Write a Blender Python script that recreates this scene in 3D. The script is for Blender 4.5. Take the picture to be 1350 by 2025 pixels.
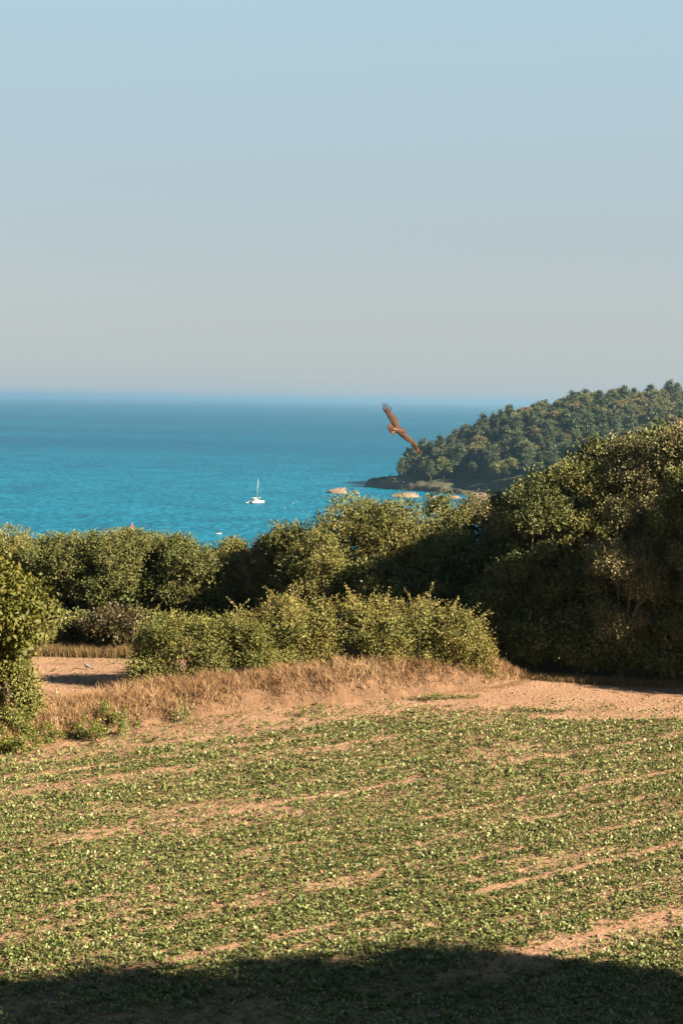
import bpy, math, random
import numpy as np
from mathutils import Matrix, Vector
rng = np.random.default_rng(7)
random.seed(7)
R = math.radians
scene = bpy.context.scene
for o in list(bpy.data.objects):
    bpy.data.objects.remove(o)

# ------------------------------------------------------------------ camera
CAMZ = 12.0                 # above the field (z = 0)
SEA = CAMZ - 68.0           # sea level
FPX = 2812.5                # focal length in photograph pixels (1350 x 2025)
PITCH, ROLL = R(4.52), R(0.80)
cam_d = bpy.data.cameras.new('camera')
cam = bpy.data.objects.new('camera', cam_d)
scene.collection.objects.link(cam)
cam_d.sensor_fit = 'VERTICAL'
cam_d.sensor_height = 36.0
cam_d.lens = 50.0
cam_d.clip_start = 0.5
cam_d.clip_end = 200000.0
CAM_R = Matrix.Rotation(math.pi / 2 - PITCH, 3, 'X') @ Matrix.Rotation(ROLL, 3, 'Z')
cam.matrix_world = Matrix.Translation((0, 0, CAMZ)) @ CAM_R.to_4x4()
scene.camera = cam

# ------------------------------------------------------------------ sky, sun, exposure
EXPO = 2.5
SUN_AZ, SUN_EL = R(112.0), R(28.0)      # azimuth clockwise from +Y: right of and behind the camera
world = bpy.data.worlds.new('World')
scene.world = world
world.use_nodes = True
wn = world.node_tree.nodes
wl = world.node_tree.links
bg = wn['Background']
sky = wn.new('ShaderNodeTexSky')
sky.sky_type = 'NISHITA'
sky.sun_disc = False
sky.sun_elevation = SUN_EL
sky.sun_rotation = SUN_AZ
sky.altitude = 70
sky.air_density = 1.0
sky.dust_density = 1.6
sky.ozone_density = 2.2
# hazy air: the clear-sky model mixed with a pale veil that thins towards the zenith
SKY_S = 0.05
geo = wn.new('ShaderNodeTexCoord')
sep = wn.new('ShaderNodeSeparateXYZ')
wl.new(geo.outputs['Generated'], sep.inputs[0])
veil = wn.new('ShaderNodeValToRGB')
VEIL = [(0.0, (0.475, 0.535, 0.565)), (0.05, (0.470, 0.505, 0.510)), (0.12, (0.445, 0.515, 0.540)), (0.27, (0.445, 0.620, 0.680)), (0.5, (0.15, 0.27, 0.37)), (1.0, (0.045, 0.095, 0.16))]
while len(veil.color_ramp.elements) < len(VEIL): veil.color_ramp.elements.new(0.5)
for el_, (p_, c_) in zip(veil.color_ramp.elements, VEIL):
    el_.position = p_; el_.color = (*c_, 1)
wl.new(sep.outputs['Z'], veil.inputs[0])
gain = wn.new('ShaderNodeVectorMath'); gain.operation = 'SCALE'
gain.inputs['Scale'].default_value = 1.0 / (SKY_S * 2 ** EXPO)
wl.new(veil.outputs[0], gain.inputs[0])
mixs = wn.new('ShaderNodeMix'); mixs.data_type = 'RGBA'; mixs.inputs[0].default_value = 0.90
wl.new(sky.outputs[0], mixs.inputs[6]); wl.new(gain.outputs[0], mixs.inputs[7])
wl.new(mixs.outputs[2], bg.inputs[0])
bg.inputs[1].default_value = SKY_S

sun_d = bpy.data.lights.new('sun', 'SUN')
sun_d.energy = 5.0
sun_d.angle = R(0.5)
sun_d.color = (1.0, 0.80, 0.56)
sun = bpy.data.objects.new('sun', sun_d)
scene.collection.objects.link(sun)
SUN_DIR = Vector((math.sin(SUN_AZ) * math.cos(SUN_EL), math.cos(SUN_AZ) * math.cos(SUN_EL), math.sin(SUN_EL)))
sun.rotation_euler = SUN_DIR.to_track_quat('Z', 'Y').to_euler()
sun.location = (60, -40, 60)

scene.view_settings.view_transform = 'Standard'
scene.view_settings.look = 'None'
scene.view_settings.gamma = 1.0
scene.view_settings.use_curve_mapping = False
scene.view_settings.exposure = EXPO
scene.cycles.use_denoising = True
scene.cycles.max_bounces = 6
scene.cycles.diffuse_bounces = 1
scene.cycles.volume_bounces = 1
scene.cycles.transparent_max_bounces = 8

# ------------------------------------------------------------------ helpers
def ray(px, py):
    return CAM_R @ Vector(((px - 675.0) / FPX, -(py - 1012.5) / FPX, -1.0))

def at(px, py, Y):
    """the point at depth Y that the photograph shows at (px, py)"""
    r = ray(px, py)
    return Vector((0, 0, CAMZ)) + r * (Y / r.y)

def on_plane(px, py, z):
    r = ray(px, py)
    return Vector((0, 0, CAMZ)) + r * ((z - CAMZ) / r.z)

def link(o, parent=None):
    scene.collection.objects.link(o)
    if parent is not None:
        o.parent = parent
    return o

def tag(o, label=None, cat=None, group=None, kind=None):
    if label: o['label'] = label
    if cat: o['category'] = cat
    if group: o['group'] = group
    if kind: o['kind'] = kind
    return o

def empty(name, loc, label, cat, group=None):
    o = bpy.data.objects.new(name, None)
    o.location = loc
    o.empty_display_size = 0.3
    link(o)
    return tag(o, label, cat, group)

def mesh_np(name, verts, faces, mat=None, parent=None, smooth=False, attrs=None, loc=None):
    """verts (n,3); faces (m,3|4) or list of such arrays"""
    verts = np.ascontiguousarray(verts, dtype=np.float32)
    if not (isinstance(faces, list) and isinstance(faces[0], np.ndarray)):
        faces = [faces]
    faces = [np.asarray(f, dtype=np.int32) for f in faces if len(f)]
    me = bpy.data.meshes.new(name)
    me.vertices.add(len(verts))
    me.vertices.foreach_set('co', verts.ravel())
    loops = np.concatenate([f.ravel() for f in faces])
    sizes = np.concatenate([np.full(len(f), f.shape[1], dtype=np.int32) for f in faces])
    starts = np.concatenate([[0], np.cumsum(sizes)[:-1]]).astype(np.int32)
    me.loops.add(len(loops))
    me.loops.foreach_set('vertex_index', loops)
    me.polygons.add(len(sizes))
    me.polygons.foreach_set('loop_start', starts)
    if smooth:
        me.polygons.foreach_set('use_smooth', np.ones(len(sizes), dtype=bool))
    for k, a in (attrs or {}).items():
        at_ = me.attributes.new(k, 'FLOAT', 'POINT')
        at_.data.foreach_set('value', np.asarray(a, dtype=np.float32))
    me.update(calc_edges=True)
    if mat is not None:
        me.materials.append(mat)
    o = bpy.data.objects.new(name, me)
    if loc is not None:
        o.location = loc
    return link(o, parent)

class MB:
    """collects quads and triangles for one mesh"""
    def __init__(self):
        self.v, self.q, self.t, self.n = [], [], [], 0
    def add(self, v, q=None, t=None):
        v = np.asarray(v, dtype=float)
        if q is not None and len(q): self.q.append(np.asarray(q) + self.n)
        if t is not None and len(t): self.t.append(np.asarray(t) + self.n)
        self.v.append(v); self.n += len(v)
    def tube(self, pts, rad, k=6, cap=True):
        pts = np.asarray(pts, float); rad = np.asarray(rad, float)
        n = len(pts)
        tan = np.gradient(pts, axis=0)
        tan /= np.linalg.norm(tan, axis=1)[:, None] + 1e-9
        ref = np.array([0.3, 0.2, 1.0]) if abs(tan[0][2]) < 0.9 else np.array([1.0, 0.1, 0.0])
        a = np.cross(tan, ref); a /= np.linalg.norm(a, axis=1)[:, None] + 1e-9
        b = np.cross(tan, a)
        th = np.arange(k) * 2 * np.pi / k
        ring = pts[:, None, :] + rad[:, None, None] * (np.cos(th)[None, :, None] * a[:, None, :] + np.sin(th)[None, :, None] * b[:, None, :])
        i = np.arange(n - 1)[:, None] * k; j = np.arange(k)[None, :]; j2 = (j + 1) % k
        q = np.stack([i + j, i + j2, i + k + j2, i + k + j], -1).reshape(-1, 4)
        v = ring.reshape(-1, 3)
        t = []
        if cap:
            v = np.vstack([v, pts[0], pts[-1]])
            for jj in range(k):
                t.append((n * k, (jj + 1) % k, jj))
                t.append((n * k + 1, (n - 1) * k + jj, (n - 1) * k + (jj + 1) % k))
        self.add(v, q, np.array(t).reshape(-1, 3))
    def box(self, c, s, rz=0.0, taper=1.0):
        x, y, z = np.asarray(s, float) / 2
        p = np.array([(-x, -y, -z), (x, -y, -z), (x, y, -z), (-x, y, -z),
                      (-x * taper, -y * taper, z), (x * taper, -y * taper, z), (x * taper, y * taper, z), (-x * taper, y * taper, z)])
        cs, sn = math.cos(rz), math.sin(rz)
        p = np.c_[p[:, 0] * cs - p[:, 1] * sn, p[:, 0] * sn + p[:, 1] * cs, p[:, 2]] + np.asarray(c, float)
        self.add(p, [(0, 3, 2, 1), (4, 5, 6, 7), (0, 1, 5, 4), (1, 2, 6, 5), (2, 3, 7, 6), (3, 0, 4, 7)])
    def loft(self, rings, cap=True):
        rings = np.asarray(rings, float)
        n, k = rings.shape[:2]
        i = np.arange(n - 1)[:, None] * k; j = np.arange(k)[None, :]; j2 = (j + 1) % k
        q = np.stack([i + j, i + j2, i + k + j2, i + k + j], -1).reshape(-1, 4)
        v = rings.reshape(-1, 3)
        t = []
        if cap:
            v = np.vstack([v, rings[0].mean(0), rings[-1].mean(0)])
            for jj in range(k):
                t.append((n * k, (jj + 1) % k, jj))
                t.append((n * k + 1, (n - 1) * k + jj, (n - 1) * k + (jj + 1) % k))
        self.add(v, q, np.array(t).reshape(-1, 3))
    def build(self, name, mat, parent=None, smooth=False, loc=None):
        f = []
        if self.q: f.append(np.vstack(self.q))
        if self.t: f.append(np.vstack(self.t))
        return mesh_np(name, np.vstack(self.v), f, mat, parent, smooth, None, loc)

def unit(v):
    return v / (np.linalg.norm(v, axis=-1, keepdims=True) + 1e-9)

def leaves(P, D, N, L, W, fold=0.18, droop=0.0):
    """kite shaped leaves, one folded quad each: base P, long axis D, face normal N"""
    D = unit(D); S = unit(np.cross(D, N)); N = unit(np.cross(S, D))
    L = np.broadcast_to(np.asarray(L, float), (len(P),))[:, None]
    W = np.broadcast_to(np.asarray(W, float), (len(P),))[:, None]
    m = P + D * L * 0.45 + N * W * fold
    v = np.stack([P, m + S * W * 0.5, P + D * L - N * L * droop, m - S * W * 0.5], 1)
    n = len(P)
    f = np.arange(n * 4).reshape(n, 4)
    return v.reshape(-1, 3), f

def vnoise2(x, y, seed=0):
    """smooth value noise 0..1"""
    r = np.random.default_rng(seed).random((64, 64))
    xi = np.floor(x).astype(int); yi = np.floor(y).astype(int)
    fx = x - xi; fy = y - yi
    fx = fx * fx * (3 - 2 * fx); fy = fy * fy * (3 - 2 * fy)
    g = lambda a, b: r[a % 64, b % 64]
    return (g(xi, yi) * (1 - fx) * (1 - fy) + g(xi + 1, yi) * fx * (1 - fy)
            + g(xi, yi + 1) * (1 - fx) * fy + g(xi + 1, yi + 1) * fx * fy)

def fbm(x, y, seed=0, oct=4):
    s, a, t = 0.0, 1.0, 0.0
    for k in range(oct):
        s = s + a * vnoise2(x * 2 ** k + 13.7 * k, y * 2 ** k + 5.1 * k, seed + k); t += a; a *= 0.5
    return s / t

# ------------------------------------------------------------------ materials
def new_mat(name):
    m = bpy.data.materials.new(name)
    m.use_nodes = True
    nt = m.node_tree
    return m, nt, nt.nodes, nt.links, nt.nodes['Principled BSDF']

def ramp(nodes, stops):
    r = nodes.new('ShaderNodeValToRGB')
    e = r.color_ramp.elements
    while len(e) < len(stops): e.new(0.5)
    for el, (p, c) in zip(e, stops):
        el.position = p; el.color = (*c, 1)
    return r

ALB = 0.487
def leaf_mat(name, stops, rough=0.5, trans=0.18, tcol=(0.25, 0.3, 0.05), spec=0.4, patch=None):
    m, nt, N, L, P = new_mat(name)
    a = N.new('ShaderNodeAttribute'); a.attribute_name = 'rnd'
    r = ramp(N, [(p_, tuple(q * ALB for q in c_)) for p_, c_ in stops])
    L.new(a.outputs['Fac'], r.inputs[0])
    col = r.outputs[0]
    if patch:                                   # whole clumps of another leaf colour
        tc = N.new('ShaderNodeTexCoord')
        nz = N.new('ShaderNodeTexNoise'); nz.inputs['Scale'].default_value = patch[0]
        L.new(tc.outputs['Object'], nz.inputs['Vector'])
        rr = ramp(N, [(0.42, (0, 0, 0)), (0.62, (1, 1, 1))])
        L.new(nz.outputs[0], rr.inputs[0])
        mx = N.new('ShaderNodeMix'); mx.data_type = 'RGBA'; mx.blend_type = 'MULTIPLY'
        L.new(rr.outputs[0], mx.inputs[0]); L.new(col, mx.inputs[6]); mx.inputs[7].default_value = (*patch[1], 1)
        col = mx.outputs[2]
    L.new(col, P.inputs['Base Color'])
    P.inputs['Roughness'].default_value = rough
    P.inputs['Specular IOR Level'].default_value = spec
    t = N.new('ShaderNodeBsdfTranslucent')
    L.new(col, t.inputs[0])
    mix = N.new('ShaderNodeMixShader'); mix.inputs[0].default_value = trans
    L.new(P.outputs[0], mix.inputs[1]); L.new(t.outputs[0], mix.inputs[2])
    L.new(mix.outputs[0], N['Material Output'].inputs[0])
    return m

def solid(name, col, rough=0.6, noise=0.15, scale=20.0, bump=0.0, metallic=0.0, spec=0.4):
    m, nt, N, L, P = new_mat(name)
    tc = N.new('ShaderNodeTexCoord')
    nz = N.new('ShaderNodeTexNoise'); nz.inputs['Scale'].default_value = scale; nz.inputs['Detail'].default_value = 5
    L.new(tc.outputs['Object'], nz.inputs['Vector'])
    col = tuple(c * ALB for c in col)
    lo = tuple(c * (1 - noise) for c in col); hi = tuple(min(1, c * (1 + noise)) for c in col)
    r = ramp(N, [(0.3, lo), (0.7, hi)])
    L.new(nz.outputs[0], r.inputs[0]); L.new(r.outputs[0], P.inputs['Base Color'])
    P.inputs['Roughness'].default_value = rough
    P.inputs['Metallic'].default_value = metallic
    P.inputs['Specular IOR Level'].default_value = spec
    if bump:
        b = N.new('ShaderNodeBump'); b.inputs['Strength'].default_value = bump; b.inputs['Distance'].default_value = 0.05
        L.new(nz.outputs[0], b.inputs['Height']); L.new(b.outputs[0], P.inputs['Normal'])
    return m

M = {}
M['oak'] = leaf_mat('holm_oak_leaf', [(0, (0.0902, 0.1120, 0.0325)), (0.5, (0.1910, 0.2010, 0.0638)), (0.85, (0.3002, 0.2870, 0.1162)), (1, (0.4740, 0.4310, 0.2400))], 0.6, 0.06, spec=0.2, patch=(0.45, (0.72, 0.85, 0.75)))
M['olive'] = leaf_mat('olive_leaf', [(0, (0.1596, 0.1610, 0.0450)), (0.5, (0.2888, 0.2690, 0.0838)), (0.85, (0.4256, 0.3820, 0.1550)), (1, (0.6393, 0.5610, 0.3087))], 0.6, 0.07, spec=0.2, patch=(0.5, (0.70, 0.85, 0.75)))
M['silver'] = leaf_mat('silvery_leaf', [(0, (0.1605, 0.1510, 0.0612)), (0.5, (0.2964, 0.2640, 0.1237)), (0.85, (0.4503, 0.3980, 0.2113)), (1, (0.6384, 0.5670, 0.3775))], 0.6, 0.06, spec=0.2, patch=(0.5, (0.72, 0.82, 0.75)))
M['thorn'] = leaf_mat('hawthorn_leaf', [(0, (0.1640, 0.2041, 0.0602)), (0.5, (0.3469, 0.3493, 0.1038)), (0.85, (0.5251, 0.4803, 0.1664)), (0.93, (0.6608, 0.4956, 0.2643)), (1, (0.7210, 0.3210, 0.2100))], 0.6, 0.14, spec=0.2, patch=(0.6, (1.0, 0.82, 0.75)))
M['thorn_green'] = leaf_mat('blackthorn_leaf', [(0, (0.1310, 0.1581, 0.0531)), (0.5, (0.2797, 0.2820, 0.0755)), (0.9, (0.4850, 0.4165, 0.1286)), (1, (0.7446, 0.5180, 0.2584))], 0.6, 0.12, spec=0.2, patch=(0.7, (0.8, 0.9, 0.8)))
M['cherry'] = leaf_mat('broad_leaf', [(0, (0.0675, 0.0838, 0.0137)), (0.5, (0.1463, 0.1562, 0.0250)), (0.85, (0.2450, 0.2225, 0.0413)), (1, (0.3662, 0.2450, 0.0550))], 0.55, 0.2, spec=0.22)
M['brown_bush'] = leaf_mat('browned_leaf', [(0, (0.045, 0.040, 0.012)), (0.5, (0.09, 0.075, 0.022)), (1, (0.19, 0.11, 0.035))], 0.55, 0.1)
M['crop'] = leaf_mat('crop_leaf', [(0, (0.0678, 0.1224, 0.0282)), (0.4, (0.1615, 0.2215, 0.0564)), (0.75, (0.3125, 0.3556, 0.1294)), (1, (0.4256, 0.4620, 0.2240))], 0.5, 0.2, spec=0.35)
M['weed'] = leaf_mat('weed_leaf', [(0, (0.074, 0.131, 0.016)), (0.6, (0.181, 0.231, 0.029)), (1, (0.329, 0.309, 0.052))], 0.45, 0.22)
M['dry'] = leaf_mat('dry_grass_blade', [(0, (0.1760, 0.1026, 0.0495)), (0.35, (0.3520, 0.2106, 0.1078)), (0.75, (0.5170, 0.3402, 0.1925)), (0.93, (0.6380, 0.4644, 0.2860)), (1, (0.2200, 0.2160, 0.0660))], 0.7, 0.2, spec=0.15)
M['shade_grass'] = leaf_mat('strip_grass_blade', [(0, (0.12, 0.09, 0.03)), (0.5, (0.26, 0.18, 0.07)), (1, (0.40, 0.28, 0.12))], 0.7, 0.25)
M['bark'] = solid('bark', (0.11, 0.085, 0.062), 0.85, 0.35, 9.0, 0.5)
M['twig'] = solid('twig', (0.22, 0.165, 0.115), 0.8, 0.3, 14.0)
M['straw'] = solid('dead_stalk', (0.50, 0.34, 0.21), 0.7, 0.2, 12.0)
M['far_pine'] = leaf_mat('far_pine_needles', [(0, (0.051, 0.081, 0.034)), (0.5, (0.101, 0.144, 0.055)), (0.9, (0.178, 0.212, 0.081)), (1, (0.254, 0.254, 0.118))], 0.7, 0.08)
M['far_broad'] = leaf_mat('far_broadleaf', [(0, (0.122, 0.155, 0.035)), (0.5, (0.220, 0.244, 0.058)), (1, (0.358, 0.350, 0.114))], 0.6, 0.12)
M['far_oak'] = leaf_mat('far_oak_leaf', [(0, (0.081, 0.111, 0.035)), (0.5, (0.155, 0.187, 0.056)), (1, (0.268, 0.268, 0.098))], 0.6, 0.1)
M['far_brown'] = leaf_mat('far_browning_leaf', [(0, (0.150, 0.127, 0.048)), (0.5, (0.255, 0.202, 0.082)), (1, (0.389, 0.299, 0.134))], 0.6, 0.1)
M['far_bark'] = solid('far_bark', (0.22, 0.16, 0.12), 0.85, 0.25, 0.6)

def soil_mat():
    m, nt, N, L, P = new_mat('dry_soil')
    tc = N.new('ShaderNodeTexCoord')
    n1 = N.new('ShaderNodeTexNoise'); n1.inputs['Scale'].default_value = 0.5; n1.inputs['Detail'].default_value = 9; n1.inputs['Roughness'].default_value = 0.62
    n2 = N.new('ShaderNodeTexNoise'); n2.inputs['Scale'].default_value = 9.0; n2.inputs['Detail'].default_value = 8; n2.inputs['Roughness'].default_value = 0.7
    vo = N.new('ShaderNodeTexVoronoi'); vo.inputs['Scale'].default_value = 7.0
    for n in (n1, n2, vo): L.new(tc.outputs['Object'], n.inputs['Vector'])
    r1 = ramp(N, [(0.3, (0.160, 0.098, 0.064)), (0.7, (0.252, 0.163, 0.110))])
    r2 = ramp(N, [(0.25, (0.55, 0.5, 0.46)), (0.5, (0.95, 0.95, 0.95)), (0.8, (1.15, 1.12, 1.1))])
    L.new(n1.outputs[0], r1.inputs[0]); L.new(n2.outputs[0], r2.inputs[0])
    mx = N.new('ShaderNodeMix'); mx.data_type = 'RGBA'; mx.blend_type = 'MULTIPLY'; mx.inputs[0].default_value = 0.8
    L.new(r1.outputs[0], mx.inputs[6]); L.new(r2.outputs[0], mx.inputs[7])
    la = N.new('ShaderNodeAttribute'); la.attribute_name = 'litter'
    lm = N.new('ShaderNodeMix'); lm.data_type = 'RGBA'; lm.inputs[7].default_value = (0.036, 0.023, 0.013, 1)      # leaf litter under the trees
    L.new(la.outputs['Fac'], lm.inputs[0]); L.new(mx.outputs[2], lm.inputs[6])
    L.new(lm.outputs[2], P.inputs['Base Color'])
    P.inputs['Roughness'].default_value = 0.95
    P.inputs['Specular IOR Level'].default_value = 0.15
    ad = N.new('ShaderNodeMath'); ad.operation = 'ADD'
    L.new(n2.outputs[0], ad.inputs[0]); L.new(vo.outputs['Distance'], ad.inputs[1])
    b = N.new('ShaderNodeBump'); b.inputs['Strength'].default_value = 0.55; b.inputs['Distance'].default_value = 0.05
    L.new(ad.outputs[0], b.inputs['Height']); L.new(b.outputs[0], P.inputs['Normal'])
    return m
M['soil'] = soil_mat()

def bank_mat():
    m, nt, N, L, P = new_mat('bank_earth')
    tc = N.new('ShaderNodeTexCoord')
    n1 = N.new('ShaderNodeTexNoise'); n1.inputs['Scale'].default_value = 1.6; n1.inputs['Detail'].default_value = 8; n1.inputs['Roughness'].default_value = 0.7
    L.new(tc.outputs['Object'], n1.inputs['Vector'])
    r = ramp(N, [(0.3, (0.0447, 0.0244, 0.0130)), (0.55, (0.1015, 0.0585, 0.0309)), (0.75, (0.1624, 0.0991, 0.0568))])
    L.new(n1.outputs[0], r.inputs[0]); L.new(r.outputs[0], P.inputs['Base Color'])
    P.inputs['Roughness'].default_value = 0.95
    b = N.new('ShaderNodeBump'); b.inputs['Strength'].default_value = 0.9; b.inputs['Distance'].default_value = 0.15
    L.new(n1.outputs[0], b.inputs['Height']); L.new(b.outputs[0], P.inputs['Normal'])
    return m
M['bank'] = bank_mat()

def sea_mat():
    m, nt, N, L, P = new_mat('sea_water')
    tc = N.new('ShaderNodeTexCoord')
    def noise(scale, sx, sy, det=4, rot=0.0):
        mp = N.new('ShaderNodeMapping'); mp.inputs['Scale'].default_value = (sx, sy, 1); mp.inputs['Rotation'].default_value = (0, 0, rot)
        L.new(tc.outputs['Object'], mp.inputs[0])
        n = N.new('ShaderNodeTexNoise'); n.inputs['Scale'].default_value = scale; n.inputs['Detail'].default_value = det
        L.new(mp.outputs[0], n.inputs['Vector']); return n
    big = noise(0.0016, 0.35, 1.0, 4, 0.1)           # wind lanes and depth
    mid = noise(0.035, 0.7, 0.6, 7, 0.08)             # ruffled patches
    fine = noise(0.30, 0.9, 0.34, 5, 0.05)
    r = ramp(N, [(0.25, (0.0012, 0.0487, 0.1007)), (0.55, (0.0016, 0.0698, 0.1332)), (0.85, (0.0024, 0.0926, 0.1608))])
    sp = N.new('ShaderNodeSeparateXYZ'); L.new(tc.outputs['Object'], sp.inputs[0])
    dp = N.new('ShaderNodeMapRange'); dp.inputs['From Min'].default_value = 550; dp.inputs['From Max'].default_value = 2300; dp.inputs['To Min'].default_value = 0.30; dp.inputs['To Max'].default_value = -0.18
    L.new(sp.outputs['Y'], dp.inputs['Value'])
    sm = N.new('ShaderNodeMath'); sm.operation = 'ADD'
    L.new(big.outputs[0], sm.inputs[0]); L.new(dp.outputs[0], sm.inputs[1]); L.new(sm.outputs[0], r.inputs[0])
    r2 = ramp(N, [(0.36, (0.45, 0.62, 0.68)), (0.50, (1, 1, 1)), (0.62, (2.6, 1.45, 1.36))])
    mixh = N.new('ShaderNodeMath'); mixh.operation = 'MULTIPLY_ADD'; mixh.inputs[1].default_value = 0.32
    hf = N.new('ShaderNodeMath'); hf.operation = 'MULTIPLY'; hf.inputs[1].default_value = 0.68
    L.new(fine.outputs[0], hf.inputs[0]); L.new(mid.outputs[0], mixh.inputs[0]); L.new(hf.outputs[0], mixh.inputs[2])
    L.new(mixh.outputs[0], r2.inputs[0])
    mx = N.new('ShaderNodeMix'); mx.data_type = 'RGBA'; mx.blend_type = 'MULTIPLY'; mx.inputs[0].default_value = 1.0
    L.new(r.outputs[0], mx.inputs[6]); L.new(r2.outputs[0], mx.inputs[7])
    L.new(mx.outputs[2], P.inputs['Base Color'])
    P.inputs['Roughness'].default_value = 0.45
    P.inputs['IOR'].default_value = 1.33
    P.inputs['Specular IOR Level'].default_value = 0.05
    b = N.new('ShaderNodeBump'); b.inputs['Strength'].default_value = 0.5; b.inputs['Distance'].default_value = 1.2
    L.new(mixh.outputs[0], b.inputs['Height']); L.new(b.outputs[0], P.inputs['Normal'])
    return m
M['sea'] = sea_mat()

def headland_mat():
    m, nt, N, L, P = new_mat('headland_ground')
    tc = N.new('ShaderNodeTexCoord'); ge = N.new('ShaderNodeNewGeometry')
    n1 = N.new('ShaderNodeTexNoise'); n1.inputs['Scale'].default_value = 0.07; n1.inputs['Detail'].default_value = 7
    L.new(tc.outputs['Object'], n1.inputs['Vector'])
    soil = ramp(N, [(0.35, (0.0219, 0.0268, 0.0107)), (0.60, (0.0365, 0.0365, 0.0156)), (0.72, (0.1267, 0.0780, 0.0487))])
    rock = ramp(N, [(0.3, (0.0351, 0.0234, 0.0195)), (0.6, (0.0741, 0.0507, 0.0409)), (0.8, (0.1091, 0.0780, 0.0643))])
    L.new(n1.outputs[0], soil.inputs[0]); L.new(n1.outputs[0], rock.inputs[0])
    sx = N.new('ShaderNodeSeparateXYZ'); L.new(ge.outputs['Normal'], sx.inputs[0])
    st = ramp(N, [(0.72, (1, 1, 1)), (0.84, (0, 0, 0))]); L.new(sx.outputs['Z'], st.inputs[0])
    mx = N.new('ShaderNodeMix'); mx.data_type = 'RGBA'
    L.new(st.outputs[0], mx.inputs[0]); L.new(soil.outputs[0], mx.inputs[6]); L.new(rock.outputs[0], mx.inputs[7])
    L.new(mx.outputs[2], P.inputs['Base Color'])
    P.inputs['Roughness'].default_value = 0.95
    b = N.new('ShaderNodeBump'); b.inputs['Strength'].default_value = 0.8; b.inputs['Distance'].default_value = 2.0
    L.new(n1.outputs[0], b.inputs['Height']); L.new(b.outputs[0], P.inputs['Normal'])
    return m
M['headland'] = headland_mat()
M['rock'] = solid('shore_rock', (0.30, 0.21, 0.17), 0.9, 0.4, 0.5, 0.8)
M['white'] = solid('white_gelcoat', (0.80, 0.78, 0.74), 0.35, 0.03, 2.0)
M['sailcloth'] = solid('furled_sailcloth', (0.74, 0.68, 0.60), 0.8, 0.08, 3.0)
M['alloy'] = solid('mast_alloy', (0.72, 0.76, 0.80), 0.4, 0.05, 3.0, 0, 0.2)
M['glass'] = solid('smoked_window', (0.03, 0.04, 0.05), 0.15, 0.1, 3.0)
M['red_sail'] = solid('red_sailcloth', (0.70, 0.10, 0.09), 0.8, 0.08, 2.0)
M['pink'] = solid('pink_float', (0.75, 0.25, 0.22), 0.5, 0.08, 3.0)
M['yellow'] = solid('yellow_float', (0.55, 0.55, 0.16), 0.5, 0.08, 3.0)
M['dark_cloth'] = solid('dark_clothing', (0.03, 0.035, 0.05), 0.8, 0.2, 5.0)
M['gull'] = solid('gull_plumage', (0.10, 0.11, 0.12), 0.8, 0.3, 4.0)
M['pigeon'] = solid('pigeon_plumage', (0.20, 0.22, 0.30), 0.7, 0.2, 12.0)
M['pigeon_neck'] = solid('pigeon_neck_patch', (0.75, 0.75, 0.76), 0.7, 0.1, 12.0)
M['plaster'] = solid('pink_plaster', (0.66, 0.40, 0.32), 0.85, 0.1, 3.0)
M['lime'] = solid('white_render', (0.80, 0.74, 0.68), 0.85, 0.06, 3.0)

# ------------------------------------------------------------------ setting: sea, field, hillside
mesh_np('sea', [(-60000, -2000, SEA), (60000, -2000, SEA), (60000, 70000, SEA), (-60000, 70000, SEA)], [(0, 1, 2, 3)], M['sea'])
tag(bpy.data.objects['sea'], kind='structure')

def field_z(x, y):
    x = np.asarray(x, float); y = np.asarray(y, float)
    t = np.clip((24.0 - y) / 22.0, 0, 1)
    z = 10.3 * t ** 1.35
    d = np.clip((y - 84.0) / 260.0, 0, 1)                    # behind the trees the land falls to the shore
    z = z - 62.0 * d * d * (3 - 2 * d) - np.clip((y - 84.0), 0, 400) * 0.02
    return z

def field_mesh():
    xs = np.concatenate([np.linspace(-400, -42, 20), np.arange(-40, 40.1, 0.6), np.linspace(42, 400, 20)])
    ys = np.concatenate([np.linspace(-120, 19, 30), np.arange(20, 82, 0.6), np.linspace(83, 400, 50)])
    X, Y = np.meshgrid(xs, ys)
    Z = field_z(X, Y) + 0.05 * (fbm(X * 0.8, Y * 0.8, 3, 4) - 0.5) + 0.06 * (fbm(X * 0.15, Y * 0.15, 5, 3) - 0.5)
    nx, ny = len(xs), len(ys)
    i = np.arange(ny - 1)[:, None] * nx + np.arange(nx - 1)[None, :]
    f = np.stack([i, i + 1, i + nx + 1, i + nx], -1).reshape(-1, 4)
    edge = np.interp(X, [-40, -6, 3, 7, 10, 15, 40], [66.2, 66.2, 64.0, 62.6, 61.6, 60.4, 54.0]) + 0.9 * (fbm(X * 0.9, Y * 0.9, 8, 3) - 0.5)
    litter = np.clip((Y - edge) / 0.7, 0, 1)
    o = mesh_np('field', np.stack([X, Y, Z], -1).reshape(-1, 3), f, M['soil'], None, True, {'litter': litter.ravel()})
    tag(o, kind='structure')
field_mesh()

def gz(x, y):
    """the field's surface incl. its undulation"""
    x = np.asarray(x, float); y = np.asarray(y, float)
    return field_z(x, y) + 0.05 * (fbm(x * 0.8, y * 0.8, 3, 4) - 0.5) + 0.06 * (fbm(x * 0.15, y * 0.15, 5, 3) - 0.5)

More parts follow.
